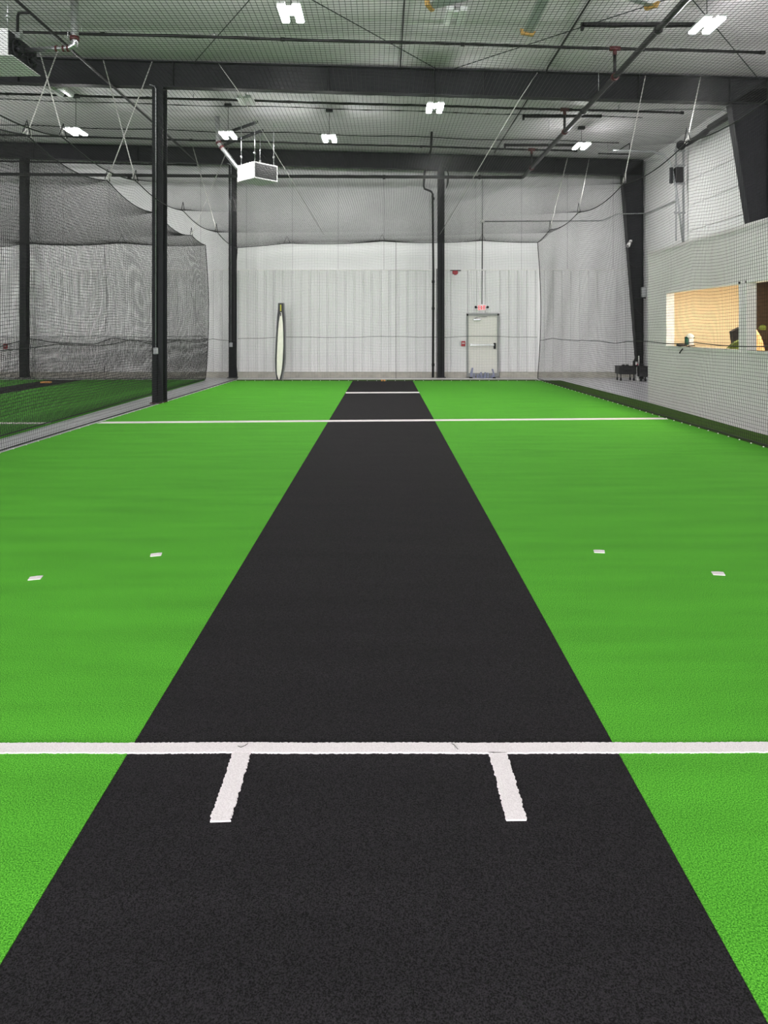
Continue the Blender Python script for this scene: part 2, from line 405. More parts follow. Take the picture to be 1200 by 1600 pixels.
# white lines, with slightly ragged pile edges
def ragged_line(p0, p1, width, z=.004, step=.006, jit=.0018):
    p0 = Vector((p0[0], p0[1], 0)); p1 = Vector((p1[0], p1[1], 0)); d = p1-p0; L = d.length; d.normalize(); nrm = Vector((-d.y, d.x, 0))
    n = max(2, int(L/step)); vs = []; fs = []; rnd = random.Random(int(L*1000)+3)
    for i in range(n+1):
        c = p0+d*(L*i/n)
        wob = .0012*math.sin(i*.055)+.001*math.sin(i*.018+1)
        a = c+nrm*(width/2+rnd.uniform(-jit, jit)+wob); b = c-nrm*(width/2+rnd.uniform(-jit, jit)-wob)
        if i in (0, n): a += d*rnd.uniform(-jit, jit); b += d*rnd.uniform(-jit, jit)
        vs += [(a.x, a.y, -.001), (a.x, a.y, z), (b.x, b.y, z), (b.x, b.y, -.001)]
    for i in range(n):
        o = i*4
        for k in range(3): fs.append((o+k, o+k+1, o+5+k, o+4+k))
    fs += [(3, 2, 1, 0), (4*n, 4*n+1, 4*n+2, 4*n+3)]
    return MB().add(vs, fs)
def G(x, y):   # ground point under a pixel
    Y = F*H/(y-HY); return ((x-CX)*Y/F, Y)
def gy(y): return F*H/(y-HY)
wl = abs(gy(1161)-gy(1176.5))
tag(ragged_line((-4.9, gy(1170.5)), (5.15, gy(1168)), wl, jit=.0022).build('crease_line', M['line']), 'wide white crease line crossing the whole lane nearest the camera', 'line')
tag(ragged_line((G(378, 1176)[0], gy(1178)), G(343.5, 1284), .066, jit=.0035).build('crease_line', M['line']), 'short white line left, running toward the camera on the black strip', 'line')
tag(ragged_line((G(777, 1174)[0], gy(1176.5)), G(807, 1281.5), .066, jit=.0035).build('crease_line', M['line']), 'short white line right, running toward the camera on the black strip', 'line')
tag(ragged_line(G(156, 660.5), G(1040, 654), .20, step=.05, jit=.004).build('crease_line', M['line']), 'long thin white line across both green turfs far down the lane', 'line')
tag(ragged_line((PL+.01, gy(613.8)), (PR, gy(613.2)), .30, step=.05, jit=.004).build('crease_line', M['line']), 'white line across only the black strip at the far end', 'line')
tag(ragged_line((-13.5, 11.8), (-5.62, 11.8), .16, step=.05, jit=.004).build('crease_line', M['line']), 'thin white line across the left lane turf behind the netting', 'line')
tag(ragged_line((NPL, 16.8), (NPR, 16.8), .25, step=.05, jit=.004).build('crease_line', M['line']), 'short white line across the black strip of the left lane', 'line')
lb = ['left outer', 'left inner', 'right inner', 'right outer']
for k, (x, y, a) in enumerate(((56, 903.5, .25), (244.5, 867, .25), (937, 862, -.2), (1123, 896.5, -.2))):
    g = G(x, y); mb = MB(); c, s_ = math.cos(a), math.sin(a)
    hw, hd = .038, .032
    pl = [(-hw, -hd), (hw*.9, -hd*.9), (hw, hd), (hw*.2, hd*1.1), (-hw, hd*.8)]
    pl = [(g[0]+px*c-py*s_, g[1]+px*s_+py*c) for px, py in pl]
    mb.prism(pl, 'z', 0, .004)
    tag(mb.build('marker_patch', M['line']), ['small white patch on left turf, the one nearest the frame edge', 'small white patch on left turf, the one nearer the pitch', 'small white patch on right turf, the one nearer the pitch', 'small white patch on right turf, the one nearest the frame edge'][k], 'marker', 'white marker patches')
for k, (pts) in enumerate(([(372, 1168), (377, 1170), (384, 1167), (388, 1164)], [(706, 1164), (710, 1166), (714, 1171), (716, 1173)])):
    tag(MB().tube([(*G(*q), .006) for q in pts], .0012, 4).build('loose_thread', M['hair']), ['curled dark thread on the crease line above left short line', 'curled dark thread on the crease line, left of right short line'][k], 'thread')
# orange ends at the far edge of the strips
for x in (597.3, 601.3):
    tag(MB().cbox((P(x-1.4, 600, 21.3).x, 21.28, -.001), (P(x+1.4, 600, 21.3).x, 21.36, .045), .008).build('stump_socket', M['orange']), 'small orange block at the far end of the main black strip', 'block', 'orange blocks at the strip end')
tag(MB().cbox((-10.02, 20.5, -.001), (-9.72, 20.62, .05), .01).build('stump_socket', M['orange']), 'small orange block on the left lane strip behind netting', 'block')

# ================================================================ NETS
def strands(A, r):
    """A: (n, m, 3) polylines -> triangular tubes"""
    n, m, _ = A.shape
    T = np.empty_like(A); T[:, 1:-1] = A[:, 2:]-A[:, :-2]; T[:, 0] = A[:, 1]-A[:, 0]; T[:, -1] = A[:, -1]-A[:, -2]
    T /= np.linalg.norm(T, axis=2, keepdims=True)+1e-9
    ref = np.where(np.abs(T[..., 2:3]) < .8, np.array([0, 0, 1.]), np.array([0, 1., 0]))
    U = np.cross(T, ref); U /= np.linalg.norm(U, axis=2, keepdims=True); V = np.cross(T, U)
    ring = [A+r*(U*math.cos(a)+V*math.sin(a)) for a in (0, 2*PI/3, 4*PI/3)]
    Vt = np.stack(ring, axis=2).reshape(-1, 3)
    idx = np.arange(n*m*3).reshape(n, m, 3)
    a = idx[:, :-1, :]; b = idx[:, 1:, :]
    a2 = np.roll(a, -1, axis=2); b2 = np.roll(b, -1, axis=2)
    Fc = np.stack([a, a2, b2, b], axis=-1).reshape(-1, 4)
    return Vt, Fc
def net_panel(fn, lu, lv, name, parent, mesh=.05, r=.0023, seg=.30, material=None):
    """fn(u, v) with u, v arrays in 0..1 -> (..., 3); lu, lv lengths in metres"""
    nu, nvv = int(lu/mesh), int(lv/mesh)
    su, sv = max(3, int(lu/seg)), max(3, int(lv/seg))
    out = []; off = 0; Vs = []; Fs = []
    u = np.linspace(0, 1, nu+1)[:, None]*np.ones((1, sv+1)); v = np.linspace(0, 1, sv+1)[None, :]*np.ones((nu+1, 1))
    V1, F1 = strands(fn(u, v), r)
    v = np.linspace(0, 1, nvv+1)[:, None]*np.ones((1, su+1)); u = np.linspace(0, 1, su+1)[None, :]*np.ones((nvv+1, 1))
    V2, F2 = strands(fn(u, v), r)
    Vt = np.concatenate([V1, V2]); Fc = np.concatenate([F1, F2+len(V1)])
    Vt = Vt-np.array(world_loc(parent))
    me = bpy.data.meshes.new(name)
    me.vertices.add(len(Vt)); me.vertices.foreach_set('co', Vt.astype(np.float32).ravel())
    me.loops.add(len(Fc)*4); me.loops.foreach_set('vertex_index', Fc.astype(np.int32).ravel())
    me.polygons.add(len(Fc)); me.polygons.foreach_set('loop_start', np.arange(0, len(Fc)*4, 4, dtype=np.int32))
    me.update(calc_edges=True); me.validate()
    me.materials.append(material or M['net'])
    o = bpy.data.objects.new(name, me); COL.objects.link(o); o.parent = parent; return o

def edge_z(hang, zs, sag):
    """edge height between hang points: scallops"""
    hang = np.array(hang, float); zs = np.array(zs, float)
    def f(t):
        t = np.asarray(t, float)
        base = np.interp(t, hang, zs)
        i = np.clip(np.searchsorted(hang, t)-1, 0, len(hang)-2)
        fr_ = np.clip((t-hang[i])/(hang[i+1]-hang[i]), 0, 1); gap = hang[i+1]-hang[i]
        return base-sag*(gap/2.9)**2*4*fr_*(1-fr_)
    return f
EY = 22.0; SY0 = -1.5
def npx(pts):
    a = np.array(pts); return lambda Y: np.interp(Y, a[:, 0], a[:, 1])
lx = npx([(p[0], p[1]-.02) for p in LE[:-1]]+[(EY, -4.58)]); rx = npx([(p[0], p[1]+.02) for p in RE[:-1]]+[(EY, 4.80)])
zr = edge_z([-2, .6, 3.4, 6.2, 9.0, 11.7, 14.6, 17.7, 20.5, 22.0], [4.6, 4.65, 4.66, 4.66, 4.68, 4.69, 4.59, 4.52, 4.48, 4.28], .13)
zl = edge_z([-2, 1.0, 4.0, 7.4, 10.7, 13.6, 16.5, 19.5, 22.0], [4.45, 4.45, 4.45, 4.46, 4.50, 4.45, 4.36, 4.30, 4.12], .13)
ze = edge_z([-4.58, -3.03, -.06, 3.07, 4.80], [4.12, 4.26, 4.32, 4.34, 4.28], .05)
def bulge(a, b, amp): return amp*(np.sin(a*1.35+.6)*np.cos(b*.9+1)+.5*np.sin(a*3.1+b*1.7))
RZ = 1.33
cage = thing('cricket_net', (0, 10.2, 0), 'black netting cage around and over the bright green lane', 'net')
def f_roof(u, v):   # u: across, v: along
    Y = SY0+(EY-SY0)*v; xl, xr = lx(Y), rx(Y); X = xl+(xr-xl)*u
    kl, kr = np.exp(-(X-xl)/.45), np.exp(-(xr-X)/.45)
    bl, br = np.interp(Y, [-2, 10, 19.5, 22], [4.43, 4.46, 4.27, 4.12]), np.interp(Y, [-2, 12, 20.5, 22], [4.62, 4.66, 4.45, 4.28])
    z = bl*(1-u)+br*u+kl*(zl(Y)-bl)+kr*(zr(Y)-br)
    end = np.clip((Y-17.0)/5.0, 0, 1)**2
    e2 = np.exp(-(EY-Y)/.4)
    zb = np.interp(X, [-4.6, -3.03, 3.07, 4.8], [4.12, 4.27, 4.34, 4.28])
    z = z*(1-end)+end*zb+e2*(ze(X)-zb)*(1-kl)*(1-kr)
    sg = -.10*np.sin(PI*u)
    return np.stack([X+.012*np.sin(Y*1.3+X), Y, z+sg*(1-end)], -1)
net_panel(f_roof, 9.8, EY-SY0, 'roof_net', cage, seg=.45)
def side_fn(xf, zf, y0, out, amp=.05):
    def f(u, v):    # u along, v up
        Y = y0+(EY-y0)*u; zt = zf(Y); Z = .01+(zt-.01)*v
        X = xf(Y)+out*.10*np.sin(PI*v)+bulge(Y, Z, amp)*np.sin(PI*np.clip(v, 0, 1))**.7*np.clip((EY-Y)/.6, 0, 1)
        return np.stack([X, Y, Z+.02*np.sin(Y*1.9+Z)*np.sin(PI*v)], -1)
    return f
net_panel(side_fn(lx, zl, SY0, -1, .035), EY-SY0, 4.4, 'side_net', cage, r=.0019)
net_panel(side_fn(rx, zr, SY0, 1, .035), EY-SY0, 4.6, 'side_net', cage, r=.0024)
def f_end(u, v):
    X = -4.58+9.38*u; zt = ze(X); Z = .01+(zt-.01)*v
    Yv = EY+.06*np.sin(PI*v)+bulge(X, Z, .015)*np.sin(PI*v)*np.sin(PI*u)**.3
    return np.stack([X, Yv, Z+.012*np.sin(X*2.2+Z)*np.sin(PI*v)], -1)
net_panel(f_end, 9.38, 4.25, 'end_net', cage, r=.0020)
# ropes sewn into the net
def sample(fn, us, vs): return [tuple(fn(np.array(a), np.array(b))) for a, b in zip(us, vs)]
t_ = np.linspace(0, 1, 90)
fl_, fr2 = side_fn(lx, zl, SY0, -1, .035), side_fn(rx, zr, SY0, 1, .035)
def rope_on(fn, us, vs, r, parent, name='edge_rope', n=5): return MB().tube(sample(fn, us, vs), r, n).build(name, M['rope_d'], parent)
rope_on(fl_, t_, t_*0+1, .011, cage); rope_on(fr2, t_, t_*0+1, .011, cage); rope_on(f_end, t_, t_*0+1, .010, cage)
rope_on(fl_, t_*0+1, t_, .011, cage); rope_on(fr2, t_*0+1, t_, .012, cage)
rope_on(fl_, t_, t_*0+.004, .010, cage); rope_on(fr2, t_, t_*0+.004, .010, cage)
vt = lambda zf: RZ/4.45
def hrope(fn, nfac, parent, r=.007, wob=.0025, nn=160):
    t = np.linspace(0, 1, nn); v = np.full(nn, nfac)+wob*np.sin(t*60)+wob*.6*np.sin(t*23)
    rope_on(fn, t, v, r, parent, 'middle_rope')
hrope(fl_, RZ/4.45, cage, .006); hrope(fr2, RZ/4.60, cage, .008); hrope(f_end, RZ/4.3, cage, .006, .001)
rope_on(f_end, t_*0+.528, t_, .006, cage, 'seam_rope')
# second net layer (skirt) at the foot of the side nets
def skirt_fn(fn, frac, off):
    def f(u, v):
        A = fn(u+.0011, v*frac); A[..., 0] += off[0]*np.sin(PI*np.clip(v, .02, 1)); A[..., 1] += off[1]*np.sin(PI*np.clip(v, .02, 1)); return A
    return f
MB().tube([(-4.58, EY-.02, .02), (4.8, EY-.02, .02)], .016, 6).build('bottom_cord', M['rope_w'], cage)
# black triangles where the edge hangs
def tri(p, wd, h, ax, parent):
    p = Vector(p); d = Vector((wd/2, 0, 0)) if ax == 'x' else Vector((0, wd/2, 0))
    MB().tube([p-d, p+Vector((0, 0, h)), p+d], .008, 5).build('hanging_strap', M['rope_d'], parent)
for X in (-3.03, -.06, 3.07): tri((X, EY, float(ze(X))), .2, .22, 'x', cage)
for Y in (20.5, 17.7, 14.6, 11.7, 9.0): tri((float(rx(Y)), Y, float(zr(Y))), .25, .24, 'y', cage)
for Y in (19.5, 16.5, 13.6, 10.7): tri((float(lx(Y)), Y, float(zl(Y))), .25, .2, 'y', cage)

# neighbouring cage
NX = -5.58
cage2 = thing('cricket_net', (-10, 12, 0), 'black netting cage over the neighbouring left lane', 'net')
zn = edge_z([2, 5, 8, 11.0, 14.2, 17.3, 20.4, 22.0], [4.5, 4.5, 4.55, 4.62, 4.58, 4.45, 4.30, 4.20], .15)
zne = edge_z([-15, -11.1, -8.2, -5.58], [4.15, 4.25, 4.27, 4.20], .07)
nx_ = lambda Y: np.full_like(np.asarray(Y, float), NX)
NY0 = 5.0
def f_nside(u, v):
    Y = NY0+(EY-NY0)*u; zt = zn(Y); Z = .01+(zt-.01)*v
    X = NX+.10*np.sin(PI*v)+bulge(Y, Z, .02)*np.sin(PI*v)*np.clip((EY-Y)/.6, 0, 1)
    return np.stack([X, Y, Z+.03*np.sin(Y*1.7+Z)*np.sin(PI*v)], -1)
def f_nend(u, v):
    X = -15+(NX+15)*u; zt = zne(X); Z = .01+(zt-.01)*v
    return np.stack([X+.05*np.sin(Z*1.5+X)*np.sin(PI*v)*np.sin(PI*u), EY+.08*np.sin(PI*v)+bulge(X, Z, .02)*np.sin(PI*v), Z+.02*np.sin(X*1.8)*np.sin(PI*v)], -1)
def f_nroof(u, v):
    Y = NY0+(EY-NY0)*v; X = -15+(NX+15)*u; end = np.clip((Y-20.4)/1.6, 0, 1)
    bz_ = np.interp(Y, [2, 11, 20.4, 22], [4.45, 4.5, 4.28, 4.2]); z = (bz_+np.exp((X-NX)/.45)*(zn(Y)-bz_)-.10*np.sin(PI*u))*(1-end)+end*zne(X)
    return np.stack([X, Y, z], -1)
net_panel(f_nside, EY-NY0, 4.4, 'side_net', cage2); net_panel(f_nend, 9.42, 4.2, 'end_net', cage2); net_panel(f_nroof, 9.42, EY-NY0, 'roof_net', cage2, seg=.45)
net_panel(skirt_fn(f_nend, RZ/4.2, (0, .04)), 9.42, RZ, 'skirt_net', cage2)
net_panel(skirt_fn(f_nside, RZ/4.4, (.03, 0)), EY-NY0, RZ, 'skirt_net', cage2)
rope_on(f_nside, t_, t_*0+1, .011, cage2); rope_on(f_nend, t_, t_*0+1, .010, cage2); rope_on(f_nside, t_*0+1, t_, .011, cage2); rope_on(f_nside, t_, t_*0+.004, .010, cage2)
rope_on(f_nend, t_, t_*0+.004, .010, cage2)
hrope(f_nside, RZ/4.45, cage2, .007); hrope(f_nend, RZ/4.2, cage2, .007, .002)
rope_on(f_nend, t_*0+(.665), t_, .007, cage2, 'seam_rope')
for X in (-11.1, -8.2): tri((X, EY, float(zne(X))), .25, .26, 'x', cage2)
for Y in (11, 14.2, 17.3, 20.4): tri((NX, Y, float(zn(Y))), .25, .22, 'y', cage2)

# white pegs along the turf edge
pg = MB().ball((0, 0, .006), .011, 5, (1, 1, .7)).build('net_peg', M['trimw']); first = True
def peg(x, y, lab, grp):
    global first
    if first: o = pg; first = False
    else: o = pg.copy(); COL.objects.link(o)
    o.location = (x, y, 0.0); tag(o, lab, 'peg', grp)
for i in range(33): peg(-4.5+i*.285, 21.42, 'small white peg along the far edge of the bright green turf', 'white pegs along the far turf edge')
for i in range(42): peg(edge_x(RE, 8.8+i*.3)-.02, 8.8+i*.3, 'small white peg along the right edge of the bright green turf', 'white pegs along the right turf edge')
for i in range(40): peg(edge_x(LE, 8.6+i*.32)+.02, 8.6+i*.32, 'small white peg along the left edge of the bright green turf', 'white pegs along the left turf edge')

# ================================================================ FRAMES
def rafter(Y, x0, x1, depth, label, fw=.2, foff=0.0):
    t = thing('roof_beam', ((x0+x1)/2, Y, 6.7), label, 'beam', 'steel roof beams')
    za, zb = roof_z(x0)-.045, roof_z(x1)-.045
    MB().prism([(x0, za-depth), (x1, zb-depth), (x1, zb), (x0, za)], 'y', Y-.006, Y+.006).build('web', M['steel'], t)
    MB().prism([(x0, za-depth), (x1, zb-depth), (x1, zb-depth+.018), (x0, za-depth+.018)], 'y', Y-fw/2, Y+fw/2).build('bottom_flange', M['steel2'], t)
    MB().prism([(x0, za-.018), (x1, zb-.018), (x1, zb), (x0, za)], 'y', Y-fw/2, Y+fw/2).build('top_flange', M['steel2'], t)
    mb = MB()
    for X in np.arange(x0+1.4, x1-.2, 3.35):
        z = roof_z(X)-.045
        mb.box((X-.006, Y-fw/2+.01, z-depth+.018), (X+.006, Y+fw/2-.01, z-.018))
    mb.build('stiffener', M['steel'], t)
    return t
F1, F2 = 15.25, 22.62
rafter(F1, -16, 8.3, .56, 'near dark steel roof beam spanning above the lane')
rafter(F2, -16, 8.3, .50, 'far dark steel roof beam close to the end wall')
def icolumn(X, Y, z1, wd, dp, label, base_z=-.02, conduit=True, boxz=None, redbase=False):
    t = thing('steel_column', (X, Y, base_z), label, 'column', 'steel columns')
    y0, y1 = Y-dp/2, Y+dp/2; zc = z1
    MB().box((X-wd/2, y0, base_z), (X+wd/2, y0+.014, zc)).build('front_flange', M['steel'], t)
    MB().box((X-wd/2, y1-.014, base_z), (X+wd/2, y1, zc)).build('back_flange', M['steel2'], t)
    MB().box((X-.008, y0, base_z), (X+.008, y1, zc)).build('web', M['steel2'], t)
    MB().box((X-wd/2-.04, y0-.04, base_z), (X+wd/2+.04, y1+.04, base_z+.02)).build('base_plate', M['red'] if redbase else M['steel2'], t)
    if boxz is not None:
        cx_ = X-wd*.12
        MB().tube([(cx_, y0-.02, boxz+.1), (cx_, y0-.02, zc-.08), (cx_-.02, y0-.05, zc-.03), (cx_-.12, y0-.06, zc+.0)], .011, 6).build('conduit', M['conduit'], t)
        MB().cbox((cx_-.045, y0-.06, boxz-.04), (cx_+.055, y0, boxz+.1), .008).build('outlet_box', M['conduit'], t)
    return t
bz = lambda X, d: roof_z(X)-.045-d
icolumn(-4.86, F1, bz(-4.86, .56), .235, .30, 'large dark steel column standing beside the left edge of the turf', -.02, True, P(249, 550, F1).z, True)
icolumn(-4.86, F2, bz(-4.86, .50), .21, .25, 'dark steel column at the left corner of the end net', .155-.14, True, P(367, 540, F2).z)
icolumn(1.83, F2, bz(1.83, .50), .21, .25, 'dark steel column against the end wall beside the exit door', .02)
icolumn(-11.55, F2, bz(-11.55, .50), .21, .25, 'dark steel column behind the left lane netting', .02)
def tcolumn(Y, label, zt, hd, bd, z0=-.02):
    t = thing('frame_column', (8.0, Y, z0), label, 'column', 'tapered frame columns'); xo = 8.30
    MB().prism([(xo-bd, z0), (xo, z0), (xo, zt), (xo-hd, zt-.55), (xo-hd, zt-.56)], 'y', Y-.006, Y+.006).build('web', M['steel'], t)
    MB().prism([(xo-bd-.016, z0), (xo-bd, z0), (xo-hd, zt-.56), (xo-hd-.016, zt-.56)], 'y', Y-.11, Y+.11).build('inner_flange', M['steel2'], t)
    MB().box((xo-.016, Y-.11, z0), (xo, Y+.11, zt)).build('outer_flange', M['steel2'], t)
    MB().box((xo-hd-.02, Y-.10, zt-.60), (xo-hd+.0, Y+.10, zt-.02)).build('haunch_plate', M['steel2'], t)
    # dark web face, a filled panel
    return t
tcolumn(F1, 'near tapered dark steel column rising above the office block', roof_z(8.3)-.05, .82, .32, OZ+.07)
t2 = tcolumn(F2, 'far tapered dark steel column in the right rear corner', roof_z(8.3)-.05, .66, .14)
MB().box((8.0, F2-.14, 2.55), (8.36, F2-.11, 2.60)).tube([P(990, 478, F2-.13), P(1003, 492, F2-.13)], .014, 5).build('brace', M['steel2'], t2)
# conduit lines up the column
MB().tube([P(974, 275, F2-.16), P(978, 320, F2-.16), P(983, 400, F2-.16), P(990, 480, F2-.16), P(996, 560, F2-.16)], .016, 6).build('cable', M['black'], t2)
MB().tube([P(984, 408, F2-.17), P(988, 415, F2-.17), P(996, 417, F2-.17), P(1005, 416, F2-.17)], .013, 6).build('cable', M['black'], t2)
sc = thing('security_camera', P(982, 382, F2-.2), 'white bullet security camera on the far tapered column', 'camera')
a, b = P(982, 384, F2-.45), P(985, 378, F2-.18)
MB().tube([a, a*.5+b*.5, b], [.055, .055, .04], 12).build('camera_body', M['trimw'], sc)
MB().tube([a+Vector((0, -.004, 0)), a+Vector((0, .02, 0))], .036, 12).build('lens', M['black'], sc)
MB().ball(b+Vector((.03, .03, .03)), .05, 7).build('mount', M['trimw'], sc)
bx_ = MB().cbox(P(1002, 460, F2-.1)-Vector((0, .08, .09)), P(1009, 450, F2-.1)+Vector((0, .02, .02)), .01)
tag(bx_.build('switch_box', M['conduit']), 'grey electrical box beside the far tapered column', 'box')

# ================================================================ PIPES
def pipe(path, r, label, cat='pipe', name='sprinkler_pipe', m='pipe', coup=None, heads=None, group=None, hangers=None):
    c = Vector(path[0])
    t = thing(name, c, label, cat, group)
    MB().tube(path, r, 10).build('pipe_run', M[m], t)
    if coup:
        for q, d in coup:
            q = Vector(q); d = Vector(d)*.04; MB().tube([q-d, q+d], r*1.35, 10).build('coupling', M['red'] if cat == 'pipe ' else M[m], t)
    if heads:
        for q in heads:
            q = Vector(q); MB().tube([q, q+Vector((0, 0, .09))], .012, 6).box(q+Vector((-.02, -.02, .085)), q+Vector((.02, .02, .095))).build('sprinkler_head', M['galv'], t)
    if hangers:
        for q in hangers:
            q = Vector(q); MB().tube([q, Vector((q.x, q.y, roof_z(q.x)-.02))], .006, 5).build('hanger_rod', M['galv'], t)
    return t
def branch(Y, x0, x1, label, dz=.27, r=.028, tail=False):
    zf = lambda X: roof_z(X)-dz
    path = [(X, Y, zf(X)+.006*math.sin(X*1.3)) for X in np.linspace(x0, x1, 16)]
    hs = [(X, Y, zf(X)+.02) for X in np.arange(x0+.7, x1, 2.9)]
    cp = [((X, Y, zf(X)), (1, 0, -.028)) for X in np.arange(x0+1.5, x1, 3.4)]+[((x1, Y, zf(x1)), (1, 0, 0))]
    hg = [(X, Y, zf(X)) for X in np.arange(x0+1.1, x1, 3.1)]
    return pipe(path, r, label, coup=cp, heads=hs, hangers=hg, group='sprinkler branch pipes')
YA, YB, YC = 13.3, 17.0, 20.8
branch(YA, P(37, 50, YA).x, P(1192, 80, YA).x, 'black sprinkler pipe running across nearest the top of the photo')
branch(YB, -14, P(1066, 176, YB).x, 'black sprinkler pipe crossing just behind the near roof beam')
branch(YC, -14, P(900, 236, YC).x, 'thin black sprinkler pipe crossing just before the far roof beam')
MX, MZ = 4.36, 6.34
mp_ = pipe([(-14, 22.12, MZ+.12), (-6, 22.12, MZ+.05), (MX-.05, 22.12, MZ), (MX, 22.06, MZ), (MX, 21.5, MZ), (MX, 8.0, MZ), (MX, 0, MZ)], .052, 'thick black sprinkler main running overhead then along the end wall', m='pipe_hi',
     coup=[((MX, y, MZ), (0, 1, 0)) for y in (11.2, 13.3, 17.0, 20.8, 15.4)]+[((x, 22.12, MZ+.01), (1, 0, 0)) for x in (-8, -3.5, 0, 3)], hangers=[(MX, 10, MZ), (MX, 14.3, MZ), (MX, 18.6, MZ)])
for Y in (YA, YB, YC):
    t = thing('riser_pipe', (MX, Y, MZ), {YA: 'short riser with red fittings joining main to nearest sprinkler pipe', YB: 'short riser with red fittings behind the near roof beam', YC: 'short riser joining the main to the sprinkler pipe before the far beam'}[Y], 'pipe', 'riser pipes')
    MB().tube([(MX, Y, MZ), (MX, Y, roof_z(MX)-.27)], .03, 8).build('riser_tube', M['pipe'], t)
    MB().tube([(MX, Y-.05, MZ), (MX, Y+.05, MZ)], .072, 10).build('clamp', M['red'], t)
    MB().tube([(MX-.1, Y, roof_z(MX)-.27), (MX+.1, Y, roof_z(MX)-.27)], .046, 8).tube([(MX, Y, roof_z(MX)-.40), (MX, Y, roof_z(MX)-.27)], .04, 8).build('tee', M['red'], t)
pipe([(-5.84, 0, 6.8), (-5.84, 22.3, 6.8)], .027, 'thin dark gas pipe running along the left under the ceiling', name='gas_pipe', hangers=[(-5.84, 9, 6.8), (-5.84, 13, 6.8), (-5.84, 18.5, 6.8)])
pipe([(-14, 22.4, 6.95), (P(308, 258, 22.4).x, 22.4, P(308, 258, 22.4).z)], .026, 'thin dark pipe under the far beam at the upper left', name='gas_pipe')
# drop pipe at the end wall
q = [P(675, 207, 19.7), P(674, 233, 21.6), P(672, 240, 22.2), P(671, 255, 22.35), P(664, 268, 22.35), P(662.5, 291, 22.35), P(664, 295, 22.4), P(674, 299, 22.55), P(676.5, 303, 22.6), P(677.5, 420, 22.6), P(677, 590, 22.6)]
pipe(q, .034, 'black drop pipe with a kink running down beside the wall column', name='drain_pipe', coup=[(P(677.3, yy, 22.6), (0, 0, 1)) for yy in (310, 440, 482, 570)])
tag(MB().tube([P(683, 420, 23.0), P(683, 588, 23.0)], .012, 6).build('wall_conduit', M['pipe']), 'thin dark conduit on the end wall between drop pipe and column', 'conduit')
tag(MB().tube([P(691, 258, 22.5), P(698, 262, 22.45), P(701, 272, 22.45), P(700, 285, 22.45), P(698, 294, 22.45)], [.012, .012, .02, .04, .008], 7).build('hanging_cable', M['black']), 'loose black cable end hanging beside the wall column top', 'cable')

# conduits
def conduit(path, label, r=.012, m='pipe', name='conduit', hooks=None): return tag(MB().tube(path, r, 6).build(name, M[m]), label, 'conduit')
conduit([(.35, 2, roof_z(.35)-.07), (.35, 15.1, roof_z(.35)-.07)], 'thin dark conduit running straight up the photo on the ceiling centre', .013)
conduit([(3.45, 2, roof_z(3.45)-.08), (3.45, 14.8, roof_z(3.45)-.08), (3.45, 15.0, roof_z(3.45)-.14)], 'dark conduit on the ceiling left of the sprinkler main', .019)
conduit([(3.45, 15.5, roof_z(3.45)-.08), (3.45, 22.0, roof_z(3.45)-.08)], 'dark ceiling conduit between the two beams left of the main', .017)
def wavy(Y, x0, x1, dz, amp=.012): return [(X, Y+.03*math.sin(X*.8), roof_z(X)-dz+amp*math.sin(X*1.7)) for X in np.linspace(x0, x1, 40)]
YJ = 18.0
conduit(wavy(YJ, -14, 6.6, .10), 'thin dark cable across the ceiling carrying lamp junction boxes', .011)
conduit(wavy(20.4, -14, 6.8, .10, .02), 'sagging thin cable across the ceiling behind the lit lamps', .013)
conduit(wavy(16.2, 1.2, 6.4, .08), 'thin cable on the ceiling right behind the near beam', .009)
conduit([P(967, 165, 17.2), P(967, 175, 17.2), P(1040, 171, 17.2), P(1125, 171, 17.2), P(1137, 174, 17.0), P(1142, 180, 16.9)], 'grey bent conduit near the top of the right wall', .018, 'conduit')
zc = P(755, 346, WY1).z
jb = thing('junction_box', (P(754, 346, WY1).x, WY1-.04, zc), 'small white junction box on end wall above the EXIT sign', 'box')
jx = P(754.5, 346, WY1-.05).x
MB().cbox((jx-.06, WY1-.09, zc-.05), (jx+.06, WY1-.01, zc+.05), .01).build('box_body', M['trimw'], jb)
conduit([(jx, WY1-.03, zc), (jx, WY1-.03, 6.5)], 'thin conduit rising from the junction box above the EXIT sign', .010, 'conduit')
conduit([(jx, WY1-.03, zc-.05), (jx-.02, WY1-.03, 2.4)], 'thin conduit dropping from the junction box to the EXIT sign', .014, 'steel2')
conduit([(jx+.06, WY1-.03, zc), (7.2, WY1-.03, zc+.02), (7.45, WY1-.9, zc+.1), (8.3, WY1-.9, zc+.12), (8.33, 22.2, zc+.1), (8.33, 19.9, zc+.1)], 'grey conduit running right from the junction box to the corner', .017, 'conduit')
# roof bracing rods
def rod(a, b, label): return tag(MB().tube([a, b], .009, 5).build('brace_rod', M['steel2']), label, 'rod', 'roof bracing rods')
rz = lambda X: roof_z(X)-.12
rod((-4.1, 15.1, rz(-4.1)), (-.5, 9.0, rz(-.5)), 'thin bracing rod from near beam toward the upper left lamp')
rod((1.2, 15.1, rz(1.2)), (-3.4, 9.2, rz(-3.4)), 'thin bracing rod ending at beam just left of the centre lamp')
rod((1.35, 15.1, rz(1.35)), (6.6, 9.6, rz(6.6)), 'thin bracing rod rising right from beam toward the ceiling fan')
rod((8.05, 15.1, rz(8.05)), (4.4, 10.8, rz(4.4)), 'thin bracing rod ending at near beam in upper right corner')

